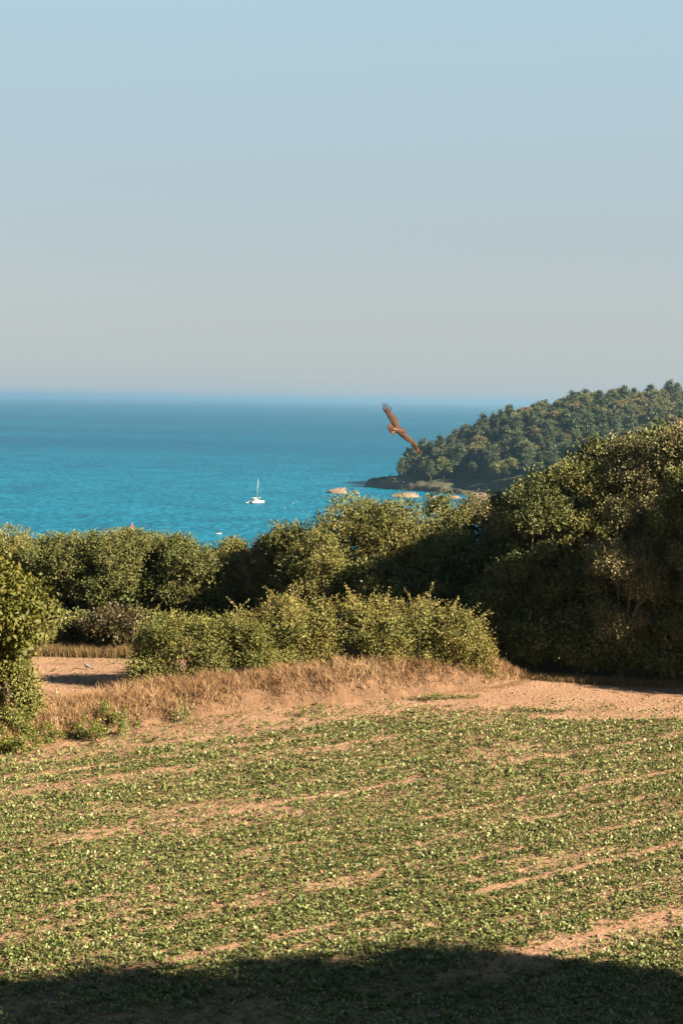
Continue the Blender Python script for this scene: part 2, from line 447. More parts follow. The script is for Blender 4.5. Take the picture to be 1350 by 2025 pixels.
# bank under the hedge: foot line and back line in plan
FOOT = np.array([(-15.0, 45.2), (-11.4, 47.4), (-7.6, 50.7), (-3.4, 54.0), (2.4, 56.6), (6.6, 59.3), (8.2, 61.2)])
BACK = np.array([(-15.0, 52.5), (-12.0, 53.5), (-8.2, 57.3), (-4.0, 60.6), (1.8, 62.4), (5.8, 62.8), (8.0, 62.6)])
BH = np.array([0.25, 0.30, 0.45, 0.75, 0.95, 0.75, 0.05])
def line_at(P, u):
    k = np.linspace(0, 1, len(P))
    return np.stack([np.interp(u, k, P[:, 0]), np.interp(u, k, P[:, 1])], -1)
def bank_pt(u, v):
    """u along, v 0 foot .. 1 back"""
    a = line_at(FOOT, u); b = line_at(BACK, u)
    p = a + (b - a) * v[..., None]
    h = np.interp(u, np.linspace(0, 1, len(BH)), BH)
    prof = np.clip(np.sin(np.clip(v, 0, 1) ** 0.62 * np.pi), 0, 1) ** 0.8
    n = fbm(p[..., 0] * 1.3, p[..., 1] * 1.3, 21, 4) - 0.5
    lump = fbm(p[..., 0] * 3.1, p[..., 1] * 3.1, 22, 3) - 0.5
    z = h * prof + (n * 0.5 + lump * 0.42) * np.clip(prof * 1.4, 0, 1) * np.minimum(1, h * 2) - 0.06 * (1 - np.clip(prof * 4, 0, 1))
    return np.concatenate([p, (gz(p[..., 0], p[..., 1]) + z)[..., None]], -1)
def bank_mesh():
    nu, nv = 150, 36
    U, V = np.meshgrid(np.linspace(0, 1, nu), np.linspace(0, 1, nv))
    P = bank_pt(U, V)
    i = np.arange(nv - 1)[:, None] * nu + np.arange(nu - 1)[None, :]
    f = np.stack([i, i + 1, i + nu + 1, i + nu], -1).reshape(-1, 4)
    tag(mesh_np('earth_bank', P.reshape(-1, 3), f, M['bank'], None, True), kind='structure')
bank_mesh()

# ------------------------------------------------------------------ headland
T0 = np.array([34.0, 1102.0])
SP = np.array([(30, 1102, -48), (46, 1106, -47), (60, 1110, -43), (92, 1130, -26), (115, 1145, -18), (142, 1160, -7), (160, 1175, -1), (185, 1195, 7.5), (232, 1240, 10), (300, 1250, 11), (430, 1300, 12), (600, 1350, 13)], float)
N1 = unit(np.array([0.76, 0.65]))
def head_z(x, y):
    x = np.asarray(x, float); y = np.asarray(y, float)
    sh = x.shape
    x = x.ravel(); y = y.ravel()
    best = np.full(len(x), 1e9); hz = np.zeros(len(x))
    for a, b in zip(SP[:-1], SP[1:]):
        d = b[:2] - a[:2]; l2 = d @ d
        t = np.clip(((x - a[0]) * d[0] + (y - a[1]) * d[1]) / l2, 0, 1)
        dist = np.hypot(x - a[0] - t * d[0], y - a[1] - t * d[1])
        h = a[2] + t * (b[2] - a[2])
        m = dist < best
        best = np.where(m, dist, best); hz = np.where(m, h, hz)
    c = (x - T0[0]) * N1[0] + (y - T0[1]) * N1[1]                     # inland of the near coast
    c = c + 14 * (fbm(x * 0.02, y * 0.02, 31, 3) - 0.5)
    c2 = (x - T0[0]) * 0.8 - (y - T0[1]) * 0.6 + 20                 # inland of the far coast
    cc = np.minimum(c, c2)
    cliff = SEA - 6 + np.clip((cc + 5) / 9, 0, 1) ** 0.8 * 15 + np.clip(cc - 4, 0, 400) * 0.60
    ridge = hz - 0.13 * best + 5 * (fbm(x * 0.012, y * 0.012, 33, 4) - 0.5)
    z = np.minimum(ridge, cliff) + 2.0 * (fbm(x * 0.06, y * 0.06, 34, 4) - 0.5)
    rg = 1 - np.abs(2 * fbm(x * 0.11, y * 0.11, 36, 4) - 1)               # broken rock on the cliff
    z = z + (rg - 0.75) * 7.0 * np.clip((cc + 5) / 4, 0, 1) * np.clip((22 - cc) / 12, 0, 1)
    z = np.where(cc < -5, SEA - 6, z)
    return z.reshape(sh)
def headland_mesh():
    xs = np.concatenate([np.arange(-10, 360, 2.5), np.arange(360, 700, 12)]); ys = np.concatenate([np.arange(700, 930, 6.0), np.arange(930, 1330, 2.5), np.arange(1330, 1600, 12)])
    X, Y = np.meshgrid(xs, ys)
    Z = head_z(X, Y)
    nx, ny = len(xs), len(ys)
    i = np.arange(ny - 1)[:, None] * nx + np.arange(nx - 1)[None, :]
    f = np.stack([i, i + 1, i + nx + 1, i + nx], -1).reshape(-1, 4)
    tag(mesh_np('headland', np.stack([X, Y, Z], -1).reshape(-1, 3), f, M['headland'], None, True), kind='structure')
headland_mesh()

# ------------------------------------------------------------------ trees
def foliage(lobes, n, leaf, seed, tuft=0.16, per=26, inner=0.12, inner_size=2.6, droop=0.0, up=0.35, crisp=False):
    """lobes: (cx,cy,cz, rx,ry,rz) ellipsoids; leaves gather in tufts on their skins"""
    g = np.random.default_rng(seed)
    lobes = np.asarray(lobes, float)
    w = (lobes[:, 3] * lobes[:, 4] + lobes[:, 3] * lobes[:, 5] + lobes[:, 4] * lobes[:, 5]); w = w / w.sum()
    nt = max(4, int(n / per))
    k = g.choice(len(lobes), nt, p=w)
    d = unit(g.normal(size=(nt, 3))); d[:, 2] = np.where(d[:, 2] < -0.3, -d[:, 2] * 0.6, d[:, 2]); d = unit(d)
    rad = 0.68 + 0.38 * g.random(nt) ** 0.9 + 0.22 * (g.random(nt) < 0.07)
    if crisp:
        rad = 0.80 + 0.24 * g.random(nt) + 0.30 * g.random(nt) * (g.random(nt) < 0.12)
    tc = lobes[k, :3] + d * lobes[k, 3:] * rad[:, None]
    j = np.repeat(np.arange(nt), per)
    m = len(j)
    off = g.normal(size=(m, 3)) * tuft * (0.6 + 0.8 * g.random(nt))[j][:, None]
    P = tc[j] + off
    out = unit(d[j] + unit(off) * 0.8)
    D = unit(out * 0.7 + g.normal(size=(m, 3)) * 0.6 + np.array([0, 0, up - droop * 2.2]))
    Nn = unit(out * 0.5 + g.normal(size=(m, 3)) * 0.55 + np.array([0, 0, 0.45]))
    s = leaf * (0.65 + 0.7 * g.random(m))
    tb = g.random(nt) * 0.6 + g.random(len(lobes))[k] * 0.4
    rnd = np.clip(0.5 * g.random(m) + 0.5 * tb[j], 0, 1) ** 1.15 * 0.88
    v, f = leaves(P, D, Nn, s, s * (0.50 + 0.14 * g.random(m)), 0.16, droop)
    rr = np.repeat(rnd, 4)
    ni = int(n * inner)
    if ni:
        k = g.choice(len(lobes), ni, p=w)
        d = unit(g.normal(size=(ni, 3)))
        P = lobes[k, :3] + d * lobes[k, 3:] * (0.75 * g.random(ni) ** 0.5)[:, None]
        v2, f2 = leaves(P, g.normal(size=(ni, 3)), g.normal(size=(ni, 3)), leaf * inner_size, leaf * inner_size * 0.7)
        v = np.vstack([v, v2]); f = np.vstack([f, f2 + len(rr)]); rr = np.concatenate([rr, np.repeat(g.random(ni) * 0.4, 4)])  # inner leaves get only the dark tones: crown shade put into their colour
    return v, f, rr

def limbs(base, targets, r0, seed, bend=0.25):
    g = np.random.default_rng(seed)
    mb = MB()
    base = np.asarray(base, float)
    top = np.mean(targets, 0)
    fork = base * 0.62 + top * 0.38
    n = 6
    t = np.linspace(0, 1, n)[:, None]
    pts = base + (fork - base) * t + g.normal(size=(n, 3)) * bend * 0.15 * np.sin(np.pi * t)
    mb.tube(pts, np.linspace(r0 * 1.25, r0 * 0.8, n), 8)
    for q in targets:
        n = 6
        t = np.linspace(0, 1, n)[:, None]
        mid = fork * 0.5 + np.asarray(q) * 0.5 + g.normal(size=3) * bend
        pts = fork * (1 - t) ** 2 + 2 * mid * t * (1 - t) + np.asarray(q) * t ** 2
        mb.tube(pts, np.linspace(r0 * 0.62, r0 * 0.14, n), 5)
    return mb

def lobes_for(H, rx, ry, seed, low=0.1, count=24, lobe=0.36, topheavy=0.0):
    """irregular crown of a tree H high: lobes on an ellipsoid's skin, in tree space"""
    g = np.random.default_rng(seed)
    zc = H * (0.5 + low * 0.5); rz = H * (0.5 - low * 0.5)
    out = []
    m = (rx + ry) / 2
    for i in range(count):
        d = unit(g.normal(size=3)); d[2] = d[2] * 0.9 + 0.12
        f = 0.58 + 0.2 * g.random()
        r = m * lobe * (0.5 + 0.9 * g.random())
        c = np.array([d[0] * rx * f, d[1] * ry * f, zc + d[2] * (rz - r * 0.7) * (0.80 + 0.2 * g.random())])
        out.append((*c, r, r, r * (0.8 + 0.25 * g.random())))
    c0 = np.array([g.normal() * 0.15 * rx, g.normal() * 0.15 * ry, H - m * lobe * 0.8])
    out.append((*c0, m * lobe, m * lobe, m * lobe * 0.85))
    return out

def tree(name, label, cat, base, lobes, n, leaf, mat, seed, group=None, trunk_r=0.16, tuft=0.16, droop=0.0, inner=0.12, per=26, parts=('trunk', 'crown'), stems=1, up=0.35, bark='bark', crisp=False):
    e = empty(name, base, label, cat, group)
    g = np.random.default_rng(seed + 100)
    L = np.asarray(lobes)
    idx = g.choice(len(L), min(len(L), 11), replace=False)
    tg = [L[i, :3] for i in idx]
    if stems == 1:
        limbs((0, 0, -0.3), tg, trunk_r, seed).build(parts[0], M[bark], e, True)
    else:
        mb = MB()
        for q in L[:, :3]:
            for _ in range(stems):
                a = np.array([q[0] * 0.6 + g.normal() * 0.15, q[1] * 0.6 + g.normal() * 0.15, -0.15])
                b = q + g.normal(size=3) * L[0, 3] * 0.5
                t = np.linspace(0, 1, 5)[:, None]
                mid = (a + b) / 2 + g.normal(size=3) * 0.15
                mb.tube(a * (1 - t) ** 2 + 2 * mid * t * (1 - t) + b * t ** 2, np.linspace(trunk_r, trunk_r * 0.3, 5), 5)
        mb.build(parts[0], M[bark], e, True)
    v, f, r = foliage(lobes, n, leaf, seed, tuft, per, inner, 2.4, droop, up, crisp)
    mesh_np(parts[1], v, f, M[mat], e, False, {'rnd': r})
    return e

SHARED = {}
def copy_tree(src, loc, rz, label, s=(1, 1, 1)):
    c = src.copy(); link(c); c.location = loc; c.rotation_euler = (0, 0, rz); c.scale = s
    c['label'] = label
    for ch in list(src.children):
        k = ch.copy(); link(k, c)
    return c

def tree_px(name, label, px, top, hw, Y, n, leaf, mat, seed, group=None, depth=1.0, low=0.06, count=24, lobe=0.36, share=3, **kw):
    """stand a tree at depth Y where the photograph has its top at (px, top)"""
    p = at(px, top, Y)
    z0 = float(gz(p.x, Y))
    H = p.z - z0
    rx = hw * (1.12 if px < 1000 else 1.0) * Y / FPX
    key = (name, mat, low, kw.get('crisp'))
    have = SHARED.setdefault(key, [])
    fit = [q for q in have if abs(math.log(H / q[1])) < 0.24 and abs(math.log(rx / q[2])) < 0.26 and abs(math.log(H / q[1] * q[2] / rx)) < 0.22 and q[3][0] < share]
    if fit:
        src, h0, r0, used = min(fit, key=lambda q: q[3][0])
        used[0] += 1
        return copy_tree(src, (p.x, Y, z0), seed * 0.61 % 6.28, label, (rx / r0, rx / r0, H / h0))
    lb = lobes_for(H, rx, rx * depth, seed, low, count, lobe)
    t = tree(name, label, kw.pop('cat', 'tree'), (p.x, Y, z0), lb, n, leaf, mat, seed, group, **kw)
    have.append((t, H, rx, [0]))
    return t

GL = 'trees behind the hedge on the left'
GM = 'olive green trees behind the hedge in the middle'
GR = 'tall dark trees at the right edge of the field'
specs = [
    # name, label, px, top, half width, depth, leaves, leaf, material, group
    ('oak_tree', 'dull green tree at the left photo edge, its crown behind the big-leaved tree', 22, 1052, 78, 77, 22000, .13, 'olive', GL),
    ('oak_tree', 'green tree with a dark top tuft against the sea, just right of the leftmost tree', 110, 1056, 62, 74, 20000, .13, 'oak', GL),
    ('oak_tree', 'rounded green tree left of the red sail, second from the notch of sea', 190, 1050, 68, 73, 22000, .13, 'oak', GL),
    ('oak_tree', 'green tree whose twin tops stand either side of the red sail', 268, 1046, 66, 74, 22000, .13, 'oak', GL),
    ('oak_tree', 'rounded green tree directly left of the notch of sea', 348, 1056, 66, 74, 22000, .13, 'oak', GL),
    ('oak_tree', 'low pale topped tree directly right of the notch of sea', 452, 1068, 56, 76, 20000, .13, 'olive', GL),
    ('oak_tree', 'low olive tree between the notch and the step in the treeline', 515, 1066, 52, 75, 18000, .13, 'silver', GL),
    ('oak_tree', 'dark green tree below the step where the treeline rises to the right', 582, 1034, 66, 73, 22000, .13, 'oak', GL),
    ('oak_tree', 'tall olive tree topping the left end of the higher middle treeline', 694, 972, 88, 74, 30000, .13, 'olive', GM),
    ('oak_tree', 'sunlit olive tree in front of the headland rocks, second of the middle treeline', 790, 976, 78, 73, 28000, .13, 'olive', GM),
    ('oak_tree', 'olive tree with a dark green tuft on top under the headland cliff', 866, 972, 62, 76, 22000, .13, 'olive', GM),
    ('oak_tree', 'sunlit pale olive tree just left of the dark tall trees', 940, 978, 62, 77, 22000, .13, 'silver', GM),
    ('oak_tree', 'slim pale green tree squeezed against the dark right-hand trees', 992, 974, 34, 79, 12000, .13, 'silver', GM),
    ('holm_oak_tree', 'dark holm oak at the left end of the tall right-hand trees', 1062, 946, 88, 65, 34000, .13, 'oak', GR),
    ('holm_oak_tree', 'dark holm oak, second of the tall right-hand trees, its rim sunlit', 1160, 914, 92, 66, 36000, .13, 'olive', GR),
    ('holm_oak_tree', 'tall holm oak with a sunlit dome right of the far headland slope', 1258, 860, 92, 66, 36000, .13, 'silver', GR),
    ('holm_oak_tree', 'tallest sunlit holm oak at the right photo edge', 1350, 832, 86, 65, 36000, .13, 'silver', GR),
    ('holm_oak_tree', 'lower holm oak with sunlit sprays in front of the tall right-hand trees', 1236, 984, 66, 61.2, 24000, .12, 'silver', GR),
    ('holm_oak_tree', 'lower dark holm oak cut by the right photo edge', 1352, 922, 62, 60.8, 24000, .12, 'oak', GR),
]
specs += [
    ('oak_tree', 'olive tree set back between the red sail and the rounded trees left of it', 232, 1060, 70, 78, 18000, .13, 'olive', GL),
    ('oak_tree', 'olive tree set back behind the dark top tuft at the left', 150, 1064, 70, 79, 18000, .13, 'olive', GL),
    ('oak_tree', 'olive tree set back just left of the notch of sea', 318, 1066, 66, 78, 18000, .13, 'olive', GL),
    ('oak_tree', 'dark tree filling the gap where the middle trees meet the right-hand trees', 1012, 1006, 60, 71, 18000, .13, 'oak', GM),
    ('oak_tree', 'olive tree behind the hedge dip, its top just under the higher treeline', 632, 1048, 60, 70.5, 18000, .13, 'olive', GM),
    ('oak_tree', 'green tree in the shaded middle, rising behind the right end of the hedge', 880, 1040, 70, 71, 20000, .13, 'oak', GM),
]
for i, (nm, lab, px, top, hw, Y, n, lf, mt, grp) in enumerate(specs):
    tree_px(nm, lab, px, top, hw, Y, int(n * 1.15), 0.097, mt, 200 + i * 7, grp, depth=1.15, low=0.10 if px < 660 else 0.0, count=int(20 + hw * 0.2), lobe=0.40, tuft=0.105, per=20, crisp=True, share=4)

# understorey that closes the shaded wall of green
GU = 'shaded bushes at the foot of the trees'
under = [
    ('understorey_bush', 'sunlit bush between the big-leaved tree and the dark hollow', 70, 1195, 48, 66, 11000, 'olive'),
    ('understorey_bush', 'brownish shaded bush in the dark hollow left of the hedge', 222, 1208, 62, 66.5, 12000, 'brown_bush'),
    ('understorey_bush', 'dark bush deep in the hollow behind the left end of the hedge', 330, 1150, 85, 75, 12000, 'oak'),
    ('understorey_bush', 'dark bush in the left hollow beside the big-leaved tree', 130, 1150, 85, 76, 12000, 'oak'),
    ('understorey_bush', 'shaded bush behind the middle of the hedge', 470, 1150, 90, 75, 12000, 'oak'),
    ('understorey_bush', 'half lit bush behind the highest part of the hedge', 610, 1150, 80, 73, 14000, 'oak'),
    ('understorey_bush', 'dark bush behind the right half of the hedge', 760, 1110, 85, 69, 14000, 'oak'),
    ('understorey_bush', 'black shaded bush behind the right end of the hedge', 900, 1060, 85, 68.5, 16000, 'oak'),
    ('understorey_bush', 'black shaded bush at the corner where the soil track starts', 1010, 1090, 75, 65, 16000, 'oak'),
    ('understorey_bush', 'black shaded bush along the soil track, nearest the track corner', 1110, 1120, 75, 63.5, 16000, 'oak'),
    ('understorey_bush', 'black shaded bush along the soil track, midway to the photo edge', 1210, 1130, 75, 62.5, 16000, 'oak'),
    ('understorey_bush', 'black shaded bush along the soil track at the right photo edge', 1310, 1110, 80, 62, 16000, 'oak'),
]
under += [
    ('understorey_bush', 'black bush touching the right end of the hedge', 990, 1170, 55, 64, 12000, 'oak'),
    ('understorey_bush', 'low black bush at the track edge, first from the hedge', 1062, 1230, 55, 62.6, 9000, 'oak'),
    ('understorey_bush', 'low black bush at the track edge, second from the hedge', 1142, 1235, 55, 62.0, 9000, 'oak'),
    ('understorey_bush', 'low black bush at the track edge, third from the hedge', 1222, 1240, 55, 61.4, 9000, 'oak'),
    ('understorey_bush', 'low black bush at the track edge, fourth from the hedge', 1300, 1240, 55, 60.9, 9000, 'oak'),
    ('understorey_bush', 'low black bush at the track edge, last at the right photo edge', 1370, 1235, 50, 60.4, 9000, 'oak'),
    ('understorey_bush', 'dark low bush in the back of the left hollow behind the grass verge', 150, 1222, 50, 69, 9000, 'oak'),
    ('understorey_bush', 'dark low bush beside the big-leaved tree behind the grass verge', 96, 1235, 40, 67.5, 8000, 'oak'),
    ('understorey_bush', 'dark bush low in the hollow just left of the hedge end', 290, 1210, 46, 67.5, 9000, 'oak'),
]
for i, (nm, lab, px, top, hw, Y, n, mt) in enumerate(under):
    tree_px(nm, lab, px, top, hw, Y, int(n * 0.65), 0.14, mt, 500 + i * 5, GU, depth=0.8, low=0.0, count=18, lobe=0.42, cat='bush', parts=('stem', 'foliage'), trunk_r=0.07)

# big-leaved tree at the left edge
p = at(-46, 1112, 49.0); z0 = float(gz(p.x, 49))
tree('broadleaf_tree', 'big-leaved bright green tree cut by the left photo edge', 'tree', (p.x, 49.0, z0),
     lobes_for(p.z - z0, 2.45, 2.3, 901, 0.26, 30, 0.34), 17000, 0.17, 'cherry', 901, None, 0.14, 0.22, 0.35, 0.12, 14, up=0.1)
tree_px('shrub', 'bright green shrub at the foot of the big-leaved tree', 28, 1296, 50, 49.5, 11000, 0.09, 'thorn_green', 911, None, low=0.0, count=16, lobe=0.4, cat='bush', parts=('stem', 'foliage'), trunk_r=0.03)

# trees outside the frame whose shadows the photograph shows
GX = 'trees beyond the right photo edge that shade the scene'
offs = [(18.6, 60.2, 10.3, 2.9), (23.2, 58.2, 11.2, 3.0), (28.0, 56.2, 12.0, 3.2), (17.6, 67.5, 10.8, 3.2), (17.8, 73.5, 10.8, 3.4), (33.0, 54.2, 12.6, 3.2), (13.4, 70.5, 10.2, 3.0), (10.2, 71.0, 8.6, 2.6), (14.6, 76.0, 10.0, 3.0)]
proto = None
names5 = ['first', 'second', 'third', 'fourth', 'fifth', 'sixth', 'seventh', 'eighth', 'ninth', 'tenth']
for i, (x, y, h, r) in enumerate(offs):
    z0 = float(gz(x, y))
    if proto is None:
        proto = tree('holm_oak_tree', 'tall dark tree out of sight right of the field, the first along its edge', 'tree', (x, y, z0), lobes_for(10.5, 2.8, 2.8, 950, 0.03, 30, 0.40), 24000, 0.19, 'oak', 950, GX, 0.2, 0.2, inner=0.5)
    else:
        copy_tree(proto, (x, y, z0), i * 1.3, f'tall dark tree out of sight right of the field, the {names5[i]} along its edge', (r / 2.8, r / 2.8, h / 10.5))
fore = [(14.0, 19.6, 12.2, 2.7), (18.5, 20.0, 12.1, 2.4), (23.0, 20.9, 12.3, 2.2), (26.6, 18.8, 11.9, 2.3), (30.2, 16.8, 11.9, 2.6), (16.2, 15.0, 12.6, 2.6), (20.7, 16.0, 12.6, 2.7), (25.2, 15.8, 12.6, 2.7)]
for i, (x, y, top, r) in enumerate(fore):
    z0 = float(gz(x, y))
    copy_tree(proto, (x, y, z0), 0.7 + i * 1.9, f'tree on the slope beside the camera, the {names5[i]} of eight casting the foreground shadow', (r / 2.8, r / 2.8, (top - z0) / 10.5))

# ------------------------------------------------------------------ the hedge
GH = 'bushes of the hedge on the dry bank'
def bush_px(label, px, top, hw, base_px, Y, n, mat, seed, sprays, extra=(), end=0):
    zb = at(px, base_px, Y)
    p = at(px, top, Y)
    H = p.z - zb.z
    rx = hw * 1.16 * Y / FPX
    g = np.random.default_rng(seed)
    lb = []
    for i in range(46):
        a = g.uniform(-1, 1); zz = g.uniform(0.10, 1.0) ** 0.9
        prof = math.sqrt(max(0.05, 1 - abs(a) ** 2.6)) if a * end > 0 else 1 - 0.16 * abs(a) ** 2 + 0.10 * (g.random() - 0.5)
        r = 0.42 + 0.36 * g.random()
        lb.append((a * (rx - r * 0.5), g.uniform(-0.8, 0.8) * (0.9 - 0.4 * zz), max(0.22, zz * (H * prof) - r * 0.75), r, r * 0.9, r * 0.8))
    for (dx, dz, r) in extra:
        lb.append((dx, -0.2, dz, r, r, r))
    e = empty('hedge_bush', (p.x, Y, zb.z), label, 'bush', GH)
    mb = MB()
    for i in range(18):
        q = np.array(lb[i][:3]); a = np.array([q[0] * 0.8 + g.normal() * 0.1, g.normal() * 0.3 - 0.2, -0.25])
        t = np.linspace(0, 1, 6)[:, None]; mid = (a + q) / 2 + g.normal(size=3) * 0.2
        mb.tube(a * (1 - t) ** 2 + 2 * mid * t * (1 - t) + q * t ** 2, np.linspace(0.028, 0.010, 6), 5)
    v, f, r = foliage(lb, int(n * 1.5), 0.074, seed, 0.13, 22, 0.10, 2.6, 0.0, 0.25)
    # arching sprays that break the outline
    P, D, Nn = [], [], []
    for i in range(int(sprays * 2.2)):
        q = lb[g.integers(26)]
        if q[2] < H * 0.45: continue
        d = unit(np.array([g.normal() * 0.6, g.normal() * 0.5 - 0.2, 0.9]))
        s = np.array(q[:3]) + d * np.array(q[3:]) * 0.8
        ln = g.uniform(0.35, 1.05); bend = np.array([g.normal() * 0.35, g.normal() * 0.25, -0.05])
        t = np.linspace(0, 1, 6)[:, None]
        pts = s + d * ln * t + bend * ln * t ** 2
        mb.tube(pts, np.linspace(0.010, 0.004, 6), 4, False)
        k = int(ln * 46)
        tt = g.random(k)[:, None]
        pp = s + d * ln * tt + bend * ln * tt ** 2 + g.normal(size=(k, 3)) * 0.03
        P.append(pp); D.append(g.normal(size=(k, 3)) + d * 0.6); Nn.append(g.normal(size=(k, 3)) + np.array([0, -0.3, 0.6]))
    if P:
        P = np.vstack(P); D = np.vstack(D); Nn = np.vstack(Nn)
        v2, f2 = leaves(P, D, Nn, 0.085 * (0.7 + 0.6 * g.random(len(P))), 0.045)
        f = np.vstack([f, f2 + len(v)]); v = np.vstack([v, v2]); r = np.concatenate([r, np.repeat(0.3 + 0.6 * g.random(len(P)), 4)])
    mb.build('stem', M['twig'], e, True)
    mesh_np('foliage', v, f, M[mat], e, False, {'rnd': r})
    return e
bush_px('dark green thorn bush forming the left end of the hedge', 350, 1212, 82, 1366, 57.8, 20000, 'thorn_green', 61, 26, [(-1.35, 2.2, 0.35)], -1)
bush_px('green thorn bush, second from the left end of the hedge', 458, 1206, 76, 1356, 58.3, 19000, 'thorn_green', 62, 22)
bush_px('yellowish thorn bush left of the dip in the hedge top', 562, 1182, 84, 1350, 59.0, 21000, 'thorn', 63, 26)
bush_px('thorn bush right of the dip, its rounded top the highest of the hedge', 716, 1168, 92, 1342, 59.6, 24000, 'thorn', 64, 26)
bush_px('thorn bush with long twigs standing up, second from the right end of the hedge', 836, 1184, 84, 1336, 60.0, 21000, 'thorn', 65, 40)
bush_px('thorn bush forming the right end of the hedge beside the soil track', 906, 1210, 62, 1334, 60.2, 15000, 'thorn', 66, 26, [(0.9, 1.2, 0.4)], 1)

# ------------------------------------------------------------------ dry grass
def blades(P, H, lean, width, seed):
    """bent grass blades, two quads each"""
    g = np.random.default_rng(seed)
    n = len(P)
    a = g.random(n) * 2 * np.pi
    side = np.stack([np.cos(a), np.sin(a), np.zeros(n)], -1)
    b = g.random(n) * 2 * np.pi
    ln = np.stack([np.cos(b), np.sin(b), np.zeros(n)], -1) * (lean * H * g.random(n))[:, None] + np.array([-0.08, 0.0, 0]) * H[:, None]
    w = (width * (0.7 + 0.6 * g.random(n)))[:, None]
    up = np.array([0, 0, 1.0])
    m = P + up * H[:, None] * 0.55 + ln * 0.3
    t = P + up * H[:, None] * 0.95 + ln
    v = np.stack([P - side * w, P + side * w, m + side * w * 0.8, m - side * w * 0.8, t], 1)
    base = np.arange(n)[:, None] * 5
    f = [base + np.array([0, 1, 2, 3]), base + np.array([3, 2, 4])]
    return v.reshape(-1, 3), f, np.repeat(g.random(n), 5)

def bank_grass():
    g = np.random.default_rng(40)
    nc = 15500
    U = g.random(nc); V = g.random(nc) ** 0.9 * 0.98 + 0.01
    P = bank_pt(U, V)
    # worn bare earth in the right part of the bank
    bare = np.exp(-((U - 0.76) / 0.075) ** 2 - ((V - 0.25) / 0.22) ** 2)
    keep = g.random(nc) > bare * 0.8
    dens = fbm(P[:, 0] * 0.9, P[:, 1] * 0.9, 44, 3)
    keep &= dens > 0.16 + 0.1 * g.random(nc)
    keep &= ~((V < 0.08) & (g.random(nc) < 0.35))
    P, U, V = P[keep], U[keep], V[keep]
    hh = (0.13 + 0.30 * g.random(len(P)) ** 1.8) * np.interp(U, [0, 0.35, 0.55, 0.8, 1], [1.3, 1.4, 1.3, 1.15, 0.6]) * np.interp(V, [0, 0.15, 0.5, 1], [0.65, 1.0, 1.1, 1.2])
    per = 7
    j = np.repeat(np.arange(len(P)), per)
    sp = 0.10 + 0.06 * g.random(len(P))
    Q = P[j] + np.c_[g.normal(size=(len(j), 2)) * sp[j][:, None], np.zeros(len(j))]
    v, f, r = blades(Q, hh[j] * (0.5 + 0.7 * g.random(len(j))), 1.5, 0.0105, 41)
    # loose straw lying beyond the foot of the bank
    ns = 9000
    u = g.random(ns); a = line_at(FOOT, u); b = line_at(BACK, u)
    q = a + (b - a) * (0.06 - 0.16 * np.abs(g.normal(size=ns)))[:, None] + g.normal(size=(ns, 2)) * 0.1
    keep2 = fbm(q[:, 0] * 1.2, q[:, 1] * 1.2, 49, 3) > 0.42
    q = q[keep2]
    th = g.random(len(q)) * np.pi
    D = np.c_[np.cos(th), np.sin(th), g.uniform(0.0, 0.25, len(q))]
    v2, f2 = leaves(np.c_[q, gz(q[:, 0], q[:, 1]) + 0.012], D, np.tile([0, 0, 1.0], (len(q), 1)), 0.10 + 0.22 * g.random(len(q)), 0.016)
    tone = fbm(P[:, 0] * 0.7, P[:, 1] * 0.7, 47, 3)
    cl = g.random(len(P))
    r = np.clip(r * 0.35 + np.repeat(cl[j], 5) * 0.5 + np.repeat(tone[j], 5) * 0.9 - 0.38, 0, 0.97)
    f = [np.vstack([f[0], f2 + len(v)]), f[1]]; v = np.vstack([v, v2]); r = np.concatenate([r, np.repeat(0.3 + 0.6 * g.random(len(q)), 4)])
    tag(mesh_np('dry_grass', v, f, M['dry'], None, False, {'rnd': r}), 'tall dry tan grass covering the bank below the hedge', 'grass', None, 'stuff')
bank_grass()

def strip_grass():
    g = np.random.default_rng(50)
    pts = []
    for (x0, y0, x1, y1, w, n) in [(-14.5, 65.6, -6.5, 65.3, 0.8, 1300), (6.4, 61.9, 9.5, 61.0, 0.35, 420), (9.5, 60.9, 14.5, 59.6, 0.45, 520)]:
        t = g.random(n)
        pts.append(np.c_[x0 + (x1 - x0) * t + g.normal(size=n) * 0.1, y0 + (y1 - y0) * t + g.uniform(-w, w, n)])
    p = np.vstack(pts)
    P = np.c_[p, gz(p[:, 0], p[:, 1])]
    per = 11
    j = np.repeat(np.arange(len(P)), per)
    Q = P[j] + np.c_[g.normal(size=(len(j), 2)) * 0.12, np.zeros(len(j))]
    hh = np.where(P[:, 0] < 0, 0.45, 0.24) * (0.7 + 0.6 * g.random(len(P)))
    v, f, r = blades(Q, hh[j] * (0.6 + 0.6 * g.random(len(j))), 0.5, 0.008, 51)
    tag(mesh_np('verge_grass', v, f, M['shade_grass'], None, False, {'rnd': r}), 'rough yellowed grass verge at the foot of the trees', 'grass', None, 'stuff')
strip_grass()

